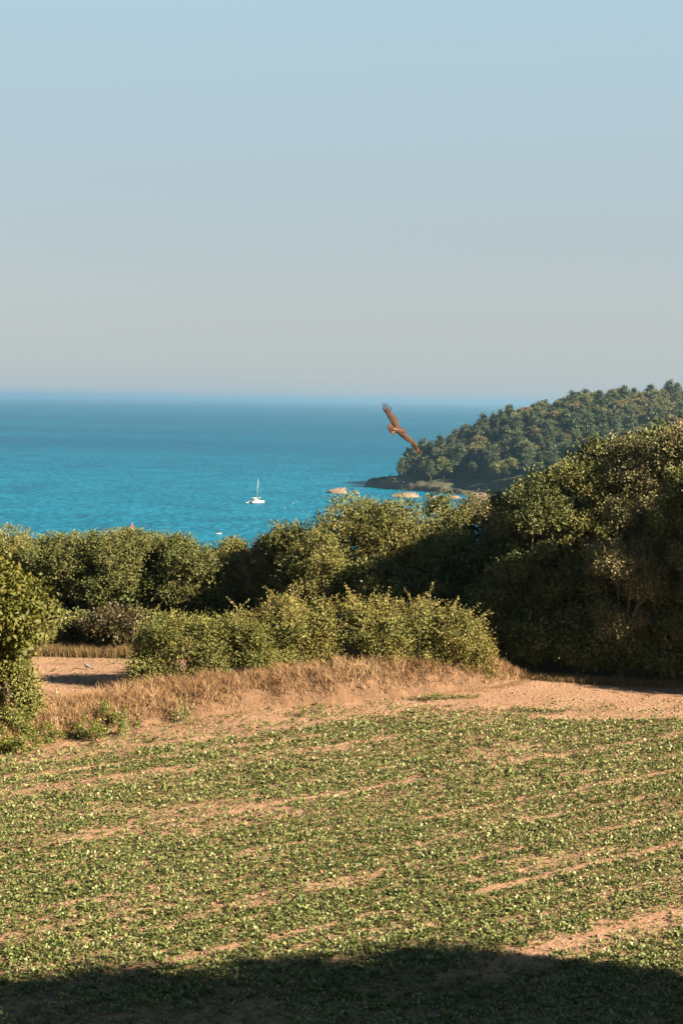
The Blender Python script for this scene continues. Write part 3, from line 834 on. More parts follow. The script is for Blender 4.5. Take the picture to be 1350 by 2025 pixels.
# ------------------------------------------------------------------ the crop
AN = R(34.0)
def crop():
    g = np.random.default_rng(60)
    n = 285000
    y = 25.5 + (60.0 - 25.5) * g.random(n) ** 0.95
    half = y * 0.245 + 1.0
    x = g.uniform(-1, 1, n) * half
    v = -math.sin(AN) * x + math.cos(AN) * y        # across the rows
    u = math.cos(AN) * x + math.sin(AN) * y         # along the rows
    wob = (fbm(u * 0.18, v * 0.3, 71, 3) - 0.5) * 0.28
    vv = v + wob
    d = np.full(n, 0.86)
    d *= 0.56 + 0.44 * (0.5 + 0.5 * np.cos(vv * 2 * np.pi / 0.62))               # drill rows
    patch = fbm(u * 0.16, v * 0.7, 72, 4)
    d *= np.clip((patch - 0.25) / 0.18, 0.45, 1)
    for (v0, w, s, u0) in [(22.6, 0.75, 0.97, 18), (24.3, 0.22, 0.6, 20), (26.3, 0.26, 0.95, 12), (28.4, 0.20, 0.75, 14), (30.1, 0.14, 0.6, 22), (31.8, 0.17, 0.85, 14), (33.4, 0.12, 0.6, 20),
                       (35.3, 0.20, 0.92, 14), (37.0, 0.12, 0.65, 20), (38.6, 0.14, 0.7, 16), (40.4, 0.30, 0.75, 10), (42.0, 0.35, 0.8, 10), (43.6, 0.45, 0.85, 0), (45.2, 0.6, 0.9, 0)]:
        br = np.clip((fbm(u * 0.35 + v0, v * 0.1, 73 + int(v0), 3) - 0.34) * 7, 0, 1)
        d *= 1 - s * br * np.exp(-((vv - v0) / (w * 0.8)) ** 2) * np.clip((u - u0) / 4 + 0.6, 0.25, 1)
    # the crop thins out towards the bank and the track
    foot = np.interp(x, [-12, -7, -1.4, 2.5, 5, 8, 10, 14], [46.2, 48.4, 52.6, 54.3, 54.4, 53.0, 53.0, 53.6])
    edge = np.clip((foot - y) / 3.2 + 0.35, 0, 1)
    right = np.clip((x - 5) / 3, 0, 1)
    edge = edge * (1 - right) + np.clip((foot - y) / 0.4 + 0.5, 0, 1) * right
    scat = 0.10 * np.clip((57.2 - y) / 2.0, 0, 1) * (fbm(x * 0.5, y * 0.5, 79, 3) > 0.45)
    d = d * edge + scat * (1 - edge)
    d = np.maximum(d, 0.8 * np.exp(-(((x - 4.3) * 0.94 + (y - 56.7) * 0.2) / 1.3) ** 4 - (((y - 56.7) - (x - 4.3) * 0.28) / 0.22) ** 2))
    d = np.maximum(d, 0.75 * np.exp(-((x - 7.6) / 1.0) ** 2 - ((y - 54.6) / 0.45) ** 2))
    keep = g.random(n) < d * 0.58
    x, y = x[keep], y[keep]
    # the strip of field behind the bank on the left
    m = 420
    x2 = g.uniform(-13, -6.5, m); y2 = g.uniform(56.5, 64.2, m)
    k2 = fbm(x2 * 0.7, y2 * 0.9, 81, 3) > 0.5
    x = np.concatenate([x, x2[k2]]); y = np.concatenate([y, y2[k2]])
    n = len(x)
    size = (0.5 + 1.0 * g.random(n) ** 2.0) * np.interp(y, [26, 40, 46, 60], [1.0, 1.0, 1.2, 1.3])
    per = np.where(y < 34, 7, np.where(y < 40, 6, np.where(y < 44, 5, 4)))
    j = np.repeat(np.arange(n), per)
    m = len(j)
    a = g.random(m) * 2 * np.pi
    el = R(8) + R(58) * g.random(m)
    D = np.stack([np.cos(a) * np.cos(el), np.sin(a) * np.cos(el), np.sin(el)], -1)
    z = gz(x, y)
    P = np.c_[x, y, z][j] + D * (0.02 + 0.035 * g.random(m))[:, None] * size[j][:, None] + np.array([0, 0, 0.01])
    L = (0.054 + 0.054 * g.random(m)) * size[j]
    Nn = np.array([0, 0, 1.0]) + g.normal(size=(m, 3)) * 0.35
    # each leaf: two quads, the outer half drooping
    D = unit(D); S = unit(np.cross(D, Nn)); N2 = unit(np.cross(S, D))
    W = (L * (0.40 + 0.18 * g.random(m)))[:, None]; Lc = L[:, None]
    dr = (0.15 + 0.5 * g.random(m))[:, None]
    mid = P + D * Lc * 0.5
    tip = P + D * Lc * 0.95 - np.array([0, 0, 1.0]) * Lc * dr * 0.6
    vtx = np.stack([P, mid + S * W * 0.5 + N2 * W * 0.12, mid, mid - S * W * 0.5 + N2 * W * 0.12, tip], 1).reshape(-1, 3)
    b = np.arange(m)[:, None] * 5
    near = (y[j] < 27.5)[:, None]
    bn = b[near]; bf = b[~near]; bn = bn[:, None]; bf = bf[:, None]
    f = [np.concatenate([bn + np.array([0, 1, 2]), bn + np.array([0, 2, 3]), bn + np.array([1, 4, 2]), bn + np.array([2, 4, 3])]), bf + np.array([0, 1, 4, 3])]
    r = np.clip(0.35 * g.random(m) + 0.55 * g.random(n)[j] + 0.35 * (fbm(x * 0.6, y * 0.6, 88, 3)[j] - 0.42) + 0.03, 0, 1)
    tag(mesh_np('crop_plants', vtx, f, M['crop'], None, False, {'rnd': np.repeat(r, 5)}), 'low leafy green crop growing in rows on the pale soil', 'crop', None, 'stuff')
    print('crop plants', n, 'leaves', m)
crop()

def clods():
    g = np.random.default_rng(90)
    n = 9000
    y = 26 + 36 * g.random(n) ** 0.8; x = g.uniform(-1, 1, n) * (y * 0.245 + 0.5)
    s = 0.012 + 0.05 * g.random(n) ** 4
    base = np.array([(1, 0, 0), (0, 1, 0), (-1, 0, 0), (0, -1, 0), (0, 0, 1), (0, 0, -1)], float)
    v = base[None] * s[:, None, None] * g.uniform(0.6, 1.4, (n, 6, 1)) + np.c_[x, y, gz(x, y) + s * 0.3][:, None, :]
    t = np.array([(0, 1, 4), (1, 2, 4), (2, 3, 4), (3, 0, 4), (1, 0, 5), (2, 1, 5), (3, 2, 5), (0, 3, 5)])
    f = (np.arange(n)[:, None, None] * 6 + t[None]).reshape(-1, 3)
    tag(mesh_np('soil_clods', v.reshape(-1, 3), f, M['soil']), 'small clods of dry soil scattered over the field', 'soil', None, 'stuff')
clods()

# ------------------------------------------------------------------ weeds and stalks in the bank
GW = 'green weeds in the dry grass'
def weed(label, px, py, Y, h, w, seed, n=520, name='weed_plant'):
    p = on_plane(px, py, 0.15) if Y is None else at(px, py, Y)
    g = np.random.default_rng(seed)
    e = empty(name, (p.x, p.y, p.z), label, 'weed', GW)
    P, D = [], []
    ns = 12
    for i in range(ns):
        a = np.array([g.normal() * w * 0.55, g.normal() * 0.25, -0.1]); hh = h * g.uniform(0.25, 1.0)
        b = a + np.array([g.normal() * w * 0.6, g.normal() * 0.2, hh])
        t = np.linspace(0, 1, 5)[:, None]
        mb = MB(); mb.tube(a + (b - a) * t + np.array([0.06, 0, 0]) * np.sin(t * 3), np.linspace(0.012, 0.005, 5), 4, False); mb.build('stem', M['twig'], e)
        k = n // ns
        tt = (g.random(k) ** 0.8)[:, None]
        P.append(a + (b - a) * tt + g.normal(size=(k, 3)) * np.array([w * 0.10 + 0.02, 0.06, 0.05]))
        D.append(g.normal(size=(k, 3)) + np.array([0, 0, 0.3]))
    P = np.vstack(P); D = np.vstack(D)
    v, f = leaves(P, D, g.normal(size=P.shape) * 0.6 + np.array([0.2, -0.4, 0.7]), 0.075 * (0.6 + 0.8 * g.random(len(P))), 0.040)
    mesh_np('foliage', v, f, M['weed'], e, False, {'rnd': np.repeat(g.random(len(P)), 4)})
weed('broad clump of green weeds in the dry grass at the left photo edge', 20, 1478, None, 0.85, 0.95, 1, 2400)
weed('green weed clump right of the leftmost clump, at the foot of the dry grass', 82, 1462, None, 0.85, 0.7, 2, 1900)
weed('leaning green weed clump in the middle of the left dry grass', 172, 1452, None, 0.8, 0.6, 3, 1700)
weed('tall bushy green weed rising through the dry grass left of the hedge', 206, 1432, None, 1.0, 0.6, 4, 1900)
weed('narrow upright green weed just right of the bushy weeds', 244, 1446, None, 0.95, 0.16, 5, 700)
weed('small dark green weed at the right of the weed group', 270, 1430, None, 0.5, 0.10, 6, 220)
weed('lone green sapling over a dark hollow in the bank below the hedge', 364, 1422, None, 1.05, 0.22, 7, 420)
weed('small weed at the foot of the worn earth on the bank', 856, 1376, None, 0.35, 0.30, 8, 300)
weed('tiny green weed at the foot of the bank under the middle of the hedge', 634, 1402, None, 0.30, 0.10, 9, 120)
weed('tiny green weed at the foot of the bank, second from the middle', 600, 1406, None, 0.28, 0.12, 10, 120)
def stalks(label, px, py, h, w, seed):
    p = on_plane(px, py, 0.15); g = np.random.default_rng(seed)
    e = empty('dead_stalks', p, label, 'dead plant', 'dead stalks in the dry grass')
    for i in range(7):
        mb = MB()
        a = np.array([g.normal() * 0.07, g.normal() * 0.05, -0.1]); b = a + np.array([g.normal() * w, g.normal() * 0.1, h * g.uniform(0.6, 1.0)])
        t = np.linspace(0, 1, 5)[:, None]
        mb.tube(a + (b - a) * t + np.array([0.05, 0, 0]) * np.sin(t * 3 + i), np.linspace(0.016, 0.006, 5), 5)
        for k in range(3):
            q = a + (b - a) * (0.5 + 0.15 * k); mb.tube([q, q + np.array([g.normal() * 0.15, 0, 0.16])], [0.007, 0.003], 4)
        mb.build('stalk', M['straw'], e)
stalks('pale dead stalks standing in a hollow at the foot of the left dry grass', 112, 1452, 0.85, 0.10, 31)
stalks('leaning dead stalks in the left dry grass behind the green weeds', 176, 1400, 0.9, 0.22, 32)
stalks('thin dead stalks in the dry grass below the left end of the hedge', 300, 1385, 0.6, 0.2, 33)

# ------------------------------------------------------------------ headland woods
def far_lobes(kind, seed):
    g = np.random.default_rng(seed); lb = []
    if kind == 'pine':                         # flat irregular plates on a bare trunk
        H = 17
        for i in range(9):
            z = H * (0.30 + 0.66 * i / 8); r = 5.6 * (1 - 0.55 * (i / 8) ** 1.5) * g.uniform(0.7, 1.15)
            for k in range(3):
                a = g.random() * 6.28; q = r * g.uniform(0.25, 0.7)
                lb.append((math.cos(a) * q, math.sin(a) * q, z + g.normal() * 0.4, r * 0.56, r * 0.56, 1.15))
    elif kind == 'cone':                       # pointed conifer
        H = 18
        for i in range(11):
            t = i / 10; z = H * (0.18 + 0.8 * t); r = 4.6 * (1 - t) ** 0.8 + 0.4
            for k in range(3):
                a = g.random() * 6.28
                lb.append((math.cos(a) * r * 0.5, math.sin(a) * r * 0.5, z, r * 0.6, r * 0.6, 1.2))
    else:                                      # round headed broadleaf
        H = 13
        for i in range(20):
            d = unit(g.normal(size=3)); d[2] = abs(d[2]) * 0.9 - 0.12
            r = g.uniform(1.5, 2.5)
            lb.append((d[0] * 4.6, d[1] * 4.6, H * 0.46 + d[2] * 5.2, r, r, r * 0.9))
    return lb, H

KINDS = [('pine_tree', 'pine', 'far_pine', 'dark flat-plated pine'), ('pine_tree', 'pine', 'far_pine', 'dark flat-plated pine'), ('conifer_tree', 'cone', 'far_pine', 'dark pointed conifer'),
         ('broadleaf_tree', 'round', 'far_broad', 'yellow-green round tree'), ('broadleaf_tree', 'round', 'far_oak', 'green round tree'), ('broadleaf_tree', 'round', 'far_oak', 'green round tree'), ('broadleaf_tree', 'round', 'far_brown', 'brownish round tree')]
protos = []
for i, (nm, kd, mt, words) in enumerate(KINDS):
    lb, H = far_lobes(kd, 700 + i)
    v, f, r = foliage(lb, 4200, 0.62, 720 + i, 0.5, 14, 0.16, 2.6, 0.0, 0.2)
    cm = mesh_np('crown', v, f, M[mt], None, False, {'rnd': r}); crown = cm.data; bpy.data.objects.remove(cm)
    mb = MB(); mb.tube([(0, 0, -1.5), (0.1, 0, H * 0.3), (0.3, 0.1, H * 0.6), (0.3, 0.2, H * 0.88)], [0.42, 0.34, 0.25, 0.1], 6)
    for k in range(5):
        q = lb[(k * 5 + 2) % len(lb)][:3]; mb.tube([(0.2, 0.1, q[2] * 0.72), (q[0] * 0.6, q[1] * 0.6, q[2] * 0.92), q], [0.16, 0.11, 0.05], 4)
    tm = mb.build('trunk', M['far_bark'], None, True); trunk = tm.data; bpy.data.objects.remove(tm)
    protos.append((nm, kd, words, crown, trunk, H))

def far_tree(k, x, y, s, rz, label, group):
    nm, kd, words, crown, trunk, H = protos[k]
    e = empty(nm, (x, y, float(head_z(np.array([x]), np.array([y]))[0])), label, 'tree', group)
    e.scale = (s, s, s * random.uniform(0.88, 1.12)); e.rotation_euler = (0, 0, rz)
    for n2, me in (('crown', crown), ('trunk', trunk)):
        link(bpy.data.objects.new(n2, me), e)
    return e

def project(p):
    q = CAM_R.transposed() @ (Vector(p) - Vector((0, 0, CAMZ)))
    return 675 + FPX * q.x / -q.z, 1012.5 - FPX * q.y / -q.z

def headland_trees():
    g = np.random.default_rng(77)
    cand = np.c_[g.uniform(30, 345, 26000), g.uniform(960, 1330, 26000)]
    z = head_z(cand[:, 0], cand[:, 1])
    pts = []
    px_of = lambda x, y, z_: project((x, y, z_))[0]
    sil = lambda px: np.interp(px, [1000, 1060, 1130, 1180, 1230, 1290, 1340, 1360], [985, 950, 930, 905, 872, 855, 830, 820])
    for (x, y), zz in zip(cand, z):
        if zz < SEA + 8 or (zz < SEA + 13 and px_of(x, y, zz) < 792): continue
        px, py = project((x, y, zz))
        if not (790 < px < 1365): continue
        if px > 1000 and py - 45 > sil(px): continue        # wholly behind the near trees
        # behind the crest
        d = math.hypot(x, y)
        best = np.min(np.hypot(SP[:, 0] - x, SP[:, 1] - y))
        if len(pts):
            q = np.array(pts)
            if np.min(np.hypot(q[:, 0] - x, q[:, 1] - y)) < 9.9: continue
        # drop what stands on the far side of the ridge
        tt = np.array([0.985, 0.97, 0.955])
        lz = head_z(x * tt, y * tt); line = CAMZ + (zz + 13 - CAMZ) * tt
        if np.any(lz + 2 > line): continue
        pts.append((x, y, zz, px, py))
    print('headland trees', len(pts))
    pts.sort(key=lambda q: q[1], reverse=False)
    pts = pts[:300]
    pts.sort(key=lambda q: q[3])
    count = {}
    for (x, y, zz, px, py) in pts:
        pine_bias = 0.85 if px < 850 else (0.6 if (py > 850 or px < 1000) else 0.28)
        if g.random() < pine_bias: k = int(g.choice([0, 1, 1, 0, 2]))
        else: k = int(g.choice([3, 4, 5, 4, 5, 6, 3]))
        zone = ('on the seaward point of the headland' if px < 850 else 'low on the headland slope above the cliff' if zz < SEA + 30 else
                'on the upper headland slope' if zz < SEA + 58 else 'along the headland crest')
        count[(protos[k][2], zone)] = n_ = count.get((protos[k][2], zone), 0) + 1
        suf = 'th' if 10 < n_ % 100 < 14 else {1: 'st', 2: 'nd', 3: 'rd'}.get(n_ % 10, 'th')
        lab = f'hazy {protos[k][2]} {zone}, {n_}{suf} from left'
        far_tree(k, x, y, g.uniform(0.78, 1.32), g.random() * 6.28, lab, f'{protos[k][2]}s {zone}')
headland_trees()

def undergrowth():
    g = np.random.default_rng(78)
    x = g.uniform(20, 350, 9000); y = g.uniform(960, 1320, 9000)
    z = head_z(x, y)
    k = (z > SEA + 9) & (fbm(x * 0.03, y * 0.03, 85, 3) > 0.40)
    x, y, z = x[k], y[k], z[k]
    per = 7
    j = np.repeat(np.arange(len(x)), per); m = len(j)
    P = np.c_[x, y, z][j] + g.normal(size=(m, 3)) * np.array([1.1, 1.1, 0.6]) + np.array([0, 0, 0.7])
    v, f = leaves(P, g.normal(size=(m, 3)), g.normal(size=(m, 3)) + np.array([0, 0, 0.8]), 1.2, 0.8)
    tag(mesh_np('undergrowth', v, f, M['far_oak'], None, False, {'rnd': np.repeat(g.random(m), 4)}), 'low scrub covering the ground between the headland trees', 'scrub', None, 'stuff')
undergrowth()

# ------------------------------------------------------------------ shore rocks
def rock(label, px, py, wpx, hpx, seed, depth=0.6):
    c = on_plane(px, py, SEA)
    s = c.y / FPX
    w, h = wpx * s, hpx * s
    nu, nv = 40, 14
    th = np.linspace(0, 2 * np.pi, nu, endpoint=False)
    edge = 0.72 + 0.55 * fbm(np.cos(th) * 2.2 + 7, np.sin(th) * 2.2 + 5, seed, 4)
    rings = []
    for iv in range(nv):                                   # from the waterline skirt in to the broken top
        rho = 1 - iv / (nv - 0.6)
        q = rho * edge
        x, y = np.cos(th) * q, np.sin(th) * q
        rg = 1 - np.abs(2 * fbm(x * 3.0 + 3, y * 3.0 + 3, seed + 9, 4) - 1)
        z = h * (1 - rho ** 3.5) * (0.35 + 0.75 * rg) * (0.85 + 0.3 * x) - 1.2 * rho ** 8
        rings.append(np.stack([x * w / 2, y * w / 2 * depth, z], -1))
    mb = MB(); mb.loft(rings)
    o = mb.build('shore_rock', M['rock'], None, False, (c.x, c.y, SEA))
    tag(o, label, 'rock', 'rocks off the headland')
rock('pinkish rock islet in the sea left of the headland point', 667, 975, 46, 11, 11)
rock('small low rock just right of the pinkish islet', 702, 976, 18, 3, 12)
rock('sunlit pink rock at the foot of the cliff behind the second olive tree', 800, 982, 60, 9, 13)
rock('low pink rock ledge at the cliff foot right of the dark green tuft', 893, 985, 40, 5, 14)
rock('sunlit pink rock pile at the cliff foot by the pale olive tree', 945, 988, 62, 13, 15)
rock('low pink ledge between the two larger cliff foot rocks', 858, 984, 50, 4, 16)

# ------------------------------------------------------------------ boats and floats
def catamaran():
    c = on_plane(507, 994, SEA)
    e = empty('catamaran', (c.x, c.y, SEA), 'white catamaran with bare mast anchored on the blue sea', 'boat')
    e.rotation_euler = (0, 0, R(28))
    Ln = 9.2
    for sy in (-2.3, 2.3):
        rings = []
        for t in np.linspace(0, 1, 9):
            x = -Ln / 2 + Ln * t
            w = 0.62 * (1 - max(0, (t - 0.45) / 0.55) ** 2.2) * (0.85 + 0.15 * min(1, t * 4)) + 0.03
            top = 1.15 + 0.25 * t
            rings.append([(x, sy - w, top), (x, sy - w * 0.95, 0.5), (x, sy - w * 0.55, -0.3), (x, sy + w * 0.55, -0.3), (x, sy + w * 0.95, 0.5), (x, sy + w, top)])
        mb = MB(); mb.loft(rings); mb.build('hull', M['white'], e)
    mb = MB(); mb.box((-0.7, 0, 1.05), (5.4, 3.6, 0.35)); mb.build('bridge_deck', M['white'], e)
    mb = MB(); mb.box((-0.5, 0, 1.75), (3.8, 3.4, 1.05), 0, 0.78); cab = mb.build('cabin', M['white'], e)
    mb = MB(); mb.box((0.65, 0, 1.80), (1.4, 3.05, 0.34)); mb.build('window', M['glass'], cab)
    mb = MB(); mb.tube([(3.9, -2.3, 1.35), (3.9, 2.3, 1.35)], [0.09, 0.09], 6); mb.build('crossbeam', M['alloy'], e)
    mb = MB(); mb.tube([(0.5, 0, 2.2), (0.75, 0, 9), (1.15, 0, 15.6)], [0.13, 0.12, 0.08], 8); mast = mb.build('mast', M['alloy'], e)
    mb = MB(); mb.tube([(0.75, -0.55, 9), (0.75, 0.55, 9)], [0.05, 0.05], 5); mb.build('spreader', M['alloy'], mast)
    mb = MB()
    for q in ((4.4, 0, 1.4), (-1.5, 2.4, 1.3), (-1.5, -2.4, 1.3)):
        mb.tube([(1.1, 0, 15.2), q], [0.02, 0.02], 4)
    mb.build('rigging', M['alloy'], e)
    mb = MB(); mb.tube([(0.55, 0, 2.9), (-1.3, -0.2, 3.1), (-3.6, -0.4, 3.2)], [0.26, 0.32, 0.16], 8); mb.build('furled_sail', M['sailcloth'], e)
    mb = MB(); mb.tube([(0.9, -0.2, 2.6), (2.6, -0.6, 3.6)], [0.22, 0.2], 7); mb.build('sail_bag', M['sailcloth'], e)
catamaran()

def small_boat(name, label, c, rz, Ln, mat):
    e = empty(name, (c.x, c.y, SEA), label, 'boat'); e.rotation_euler = (0, 0, rz)
    rings = []
    for t in np.linspace(0, 1, 8):
        x = -Ln / 2 + Ln * t; w = Ln * 0.19 * (1 - max(0, (t - 0.4) / 0.6) ** 2) + 0.03; top = 0.42 + 0.2 * t * t
        rings.append([(x, -w, top), (x, -w * 0.8, 0.1), (x, -w * 0.3, -0.12), (x, w * 0.3, -0.12), (x, w * 0.8, 0.1), (x, w, top), (x, w * 0.8, top - 0.02), (x, w * 0.6, top * 0.5), (x, -w * 0.6, top * 0.5), (x, -w * 0.8, top - 0.02)])
    mb = MB(); mb.loft(rings); mb.build('hull', mat, e)
    return e
c = on_plane(432, 1056, SEA)
b = small_boat('small_boat', 'tiny white boat with a dark figure, just above the notch in the treeline', c, 0.15, 2.9, M['white'])
mb = MB(); mb.box((-0.2, 0, 0.42), (0.25, 1.0, 0.06)); mb.build('thwart', M['white'], b)
mb = MB()
mb.loft([[(c.x + dx * math.cos(a), c.y + dx * math.sin(a) * 0.7, SEA + z) for a in np.linspace(0, 6.28, 9)[:-1]] for dx, z in ((0.26, 0.45), (0.30, 0.62), (0.24, 0.8), (0.29, 1.1), (0.26, 1.25), (0.09, 1.32), (0.08, 1.38), (0.13, 1.46), (0.135, 1.56), (0.05, 1.66))])
mb.tube([(c.x + 0.25, c.y, SEA + 1.2), (c.x + 0.42, c.y - 0.1, SEA + 0.95), (c.x + 0.6, c.y - 0.2, SEA + 0.85)], [0.08, 0.065, 0.045], 6)
mb.tube([(c.x - 0.25, c.y, SEA + 1.2), (c.x - 0.36, c.y - 0.15, SEA + 0.95), (c.x - 0.2, c.y - 0.3, SEA + 0.8)], [0.08, 0.065, 0.045], 6)
tag(mb.build('person', M['dark_cloth'], None, True), 'dark clothed person sitting in the tiny white boat', 'person')
c = on_plane(489, 994.5, SEA)
small_boat('dinghy', 'tiny pale dinghy floating just left of the catamaran', c, 0.4, 1.9, M['white'])

def red_sail_boat():
    top = on_plane(261, 1072, SEA)
    e = small_boat('sailing_dinghy', 'small dinghy with a red sail whose tip shows above the left trees', top, 0.3, 3.8, M['white'])
    s = at(261, 1034, top.y)
    h = s.z - SEA
    mb = MB(); mb.tube([(0.4, 0, 0.2), (0.4, 0, h)], [0.05, 0.03], 6); mb.build('mast', M['alloy'], e)
    mb = MB()
    rings = []
    for t in np.linspace(0, 1, 8):
        z = 0.8 + (h - 0.85) * t; w = 3.4 * (1 - t) ** 0.85 + 0.05; bel = 0.22 * math.sin(math.pi * t * 0.9)
        rings.append([(0.36, 0.015, z), (0.36 - w * 0.5, 0.015 + bel, z), (0.36 - w, 0.015, z), (0.36 - w, -0.015, z), (0.36 - w * 0.5, bel - 0.015, z), (0.36, -0.015, z)])
    mb.loft(rings); mb.build('sail', M['red_sail'], e)
    mb = MB(); mb.tube([(0.4, 0, 0.75), (-2.2, 0, 0.75)], [0.04, 0.03], 6); mb.build('boom', M['alloy'], e)
red_sail_boat()

def buoy(label, px, py, r, mat):
    c = on_plane(px, py, SEA)
    rings = []
    for t in np.linspace(0, 1, 7):
        a = math.pi * (0.08 + 0.86 * t); q = r * math.sin(a)
        rings.append([(q * math.cos(b), q * math.sin(b), r * 0.5 - r * math.cos(a)) for b in np.linspace(0, 6.283, 11)[:-1]])
    e = empty('mooring_buoy', (c.x, c.y, SEA), label, 'buoy', 'mooring buoys')
    mb = MB(); mb.loft(rings); mb.build('float', M[mat], e, True)
    mb = MB(); mb.tube([(0, 0, r * 1.3), (0, 0, r * 1.85)], [r * 0.16, r * 0.16], 6); mb.build('mooring_eye', M['alloy'], e)
buoy('pink mooring buoy on the sea right of the catamaran', 579, 996, 0.42, 'pink')
buoy('white mooring buoy below and left of the pink buoy', 563, 1006, 0.26, 'white')
buoy('yellowish mooring buoy below and right of the pink buoy', 599, 1011, 0.26, 'yellow')
buoy('tiny white buoy above and right of the pink buoy', 586, 992, 0.20, 'white')
buoy('pale buoy beside the left end of the higher treeline', 636, 1008, 0.25, 'pink')

# ------------------------------------------------------------------ birds
def flier(name, label, p, span, pitch, yaw, roll_):
    e = empty(name, p, label, 'bird', 'distant birds in the sky'); e.rotation_euler = (roll_, pitch, yaw)
    mb = MB(); rings = []
    for t in np.linspace(0, 1, 8):
        r = span * 0.055 * math.sin(math.pi * (0.06 + 0.88 * t)) ** 0.8
        rings.append([(span * 0.2 * (2 * t - 1), r * math.cos(a), r * math.sin(a)) for a in np.linspace(0, 6.283, 9)[:-1]])
    mb.loft(rings)
    for s in (-1, 1):
        rings = []
        for t in np.linspace(0, 1, 6):
            ch = span * 0.13 * (1 - t ** 2) + 0.008; y = s * span * 0.5 * t; z = span * (0.10 * math.sin(t * 2.4)); x = -span * 0.10 * t * t
            rings.append([(x + ch * 0.5, y, z), (x, y, z + 0.012), (x - ch * 0.5, y, z), (x, y, z - 0.012)])
        mb.loft(rings)
    mb.build('body', M['gull'], e, True)
flier('bird', 'tiny dark bird speck high in the upper left sky', at(497, 299, 520), 1.0, 0.2, 1.45, 1.2)
flier('bird', 'tiny gull in the sky above the headland', at(1074, 621, 420), 1.2, 0.1, 1.2, 0.15)

def pigeon():
    c = on_plane(172, 1324, 0.0)
    z = float(gz(c.x, c.y))
    e = empty('wood_pigeon', (c.x, c.y, z), 'grey pigeon standing on the bare soil before the dark hollow', 'bird'); e.rotation_euler = (0, 0, R(158)); e.scale = (0.95,) * 3
    prof = [(-0.26, 0.10, 0.012), (-0.18, 0.125, 0.03), (-0.08, 0.165, 0.07), (0.02, 0.20, 0.085), (0.09, 0.245, 0.07), (0.125, 0.285, 0.042), (0.14, 0.315, 0.034), (0.155, 0.338, 0.032), (0.175, 0.348, 0.02)]
    mb = MB(); mb.loft([[(x, r * 0.85 * math.cos(a), zz + r * math.sin(a)) for a in np.linspace(0, 6.283, 11)[:-1]] for x, zz, r in prof]); mb.build('body', M['pigeon'], e, True)
    mb = MB(); mb.tube([(0.175, 0, 0.345), (0.205, 0, 0.335)], [0.009, 0.003], 5); mb.build('beak', M['yellow'], e)
    for s in (-1, 1):
        mb = MB(); mb.tube([(0.0, s * 0.03, 0.13), (0.01, s * 0.03, 0.0)], [0.01, 0.008], 5); mb.tube([(0.01, s * 0.03, 0.006), (0.05, s * 0.035, 0.004)], [0.007, 0.004], 4); mb.build('leg', M['pink'], e)
        mb = MB(); mb.loft([[(0.08 - 0.30 * t, s * (0.066 * (1 - 0.5 * t) + 0.012 * math.cos(a)), 0.215 - 0.09 * t + 0.05 * (1 - t * 0.8) * math.sin(a)) for a in np.linspace(0, 6.283, 9)[:-1]] for t in np.linspace(0, 1, 6)]); mb.build('wing', M['pigeon'], e, True)
        mb = MB(); mb.loft([[(0.118 + 0.012 * k, s * (0.033 + 0.004 * math.cos(a)), 0.29 + 0.012 * math.sin(a)) for a in np.linspace(0, 6.283, 7)[:-1]] for k in (-1, 0, 1)]); mb.build('neck_patch', M['pigeon_neck'], e)
pigeon()

def hawk_mat(name, dark, mid, light, scale):
    m, nt, N, L, P = new_mat(name)
    tc = N.new('ShaderNodeTexCoord')
    nz = N.new('ShaderNodeTexNoise'); nz.inputs['Scale'].default_value = scale; nz.inputs['Detail'].default_value = 6; nz.inputs['Roughness'].default_value = 0.65
    wv = N.new('ShaderNodeTexWave'); wv.inputs['Scale'].default_value = scale * 1.4; wv.inputs['Distortion'].default_value = 4.0; wv.inputs['Detail'].default_value = 3
    L.new(tc.outputs['Object'], nz.inputs['Vector']); L.new(tc.outputs['Object'], wv.inputs['Vector'])
    mx = N.new('ShaderNodeMath'); mx.operation = 'MULTIPLY_ADD'; mx.inputs[1].default_value = 0.35
    hf = N.new('ShaderNodeMath'); hf.operation = 'MULTIPLY'; hf.inputs[1].default_value = 0.65
    L.new(nz.outputs[0], hf.inputs[0]); L.new(wv.outputs['Fac'], mx.inputs[0]); L.new(hf.outputs[0], mx.inputs[2])
    dark, mid, light = (tuple(q * ALB for q in c_) for c_ in (dark, mid, light))
    r = ramp(N, [(0.36, dark), (0.5, mid), (0.64, light)])
    L.new(mx.outputs[0], r.inputs[0]); L.new(r.outputs[0], P.inputs['Base Color'])
    P.inputs['Roughness'].default_value = 0.8; P.inputs['Specular IOR Level'].default_value = 0.2
    return m

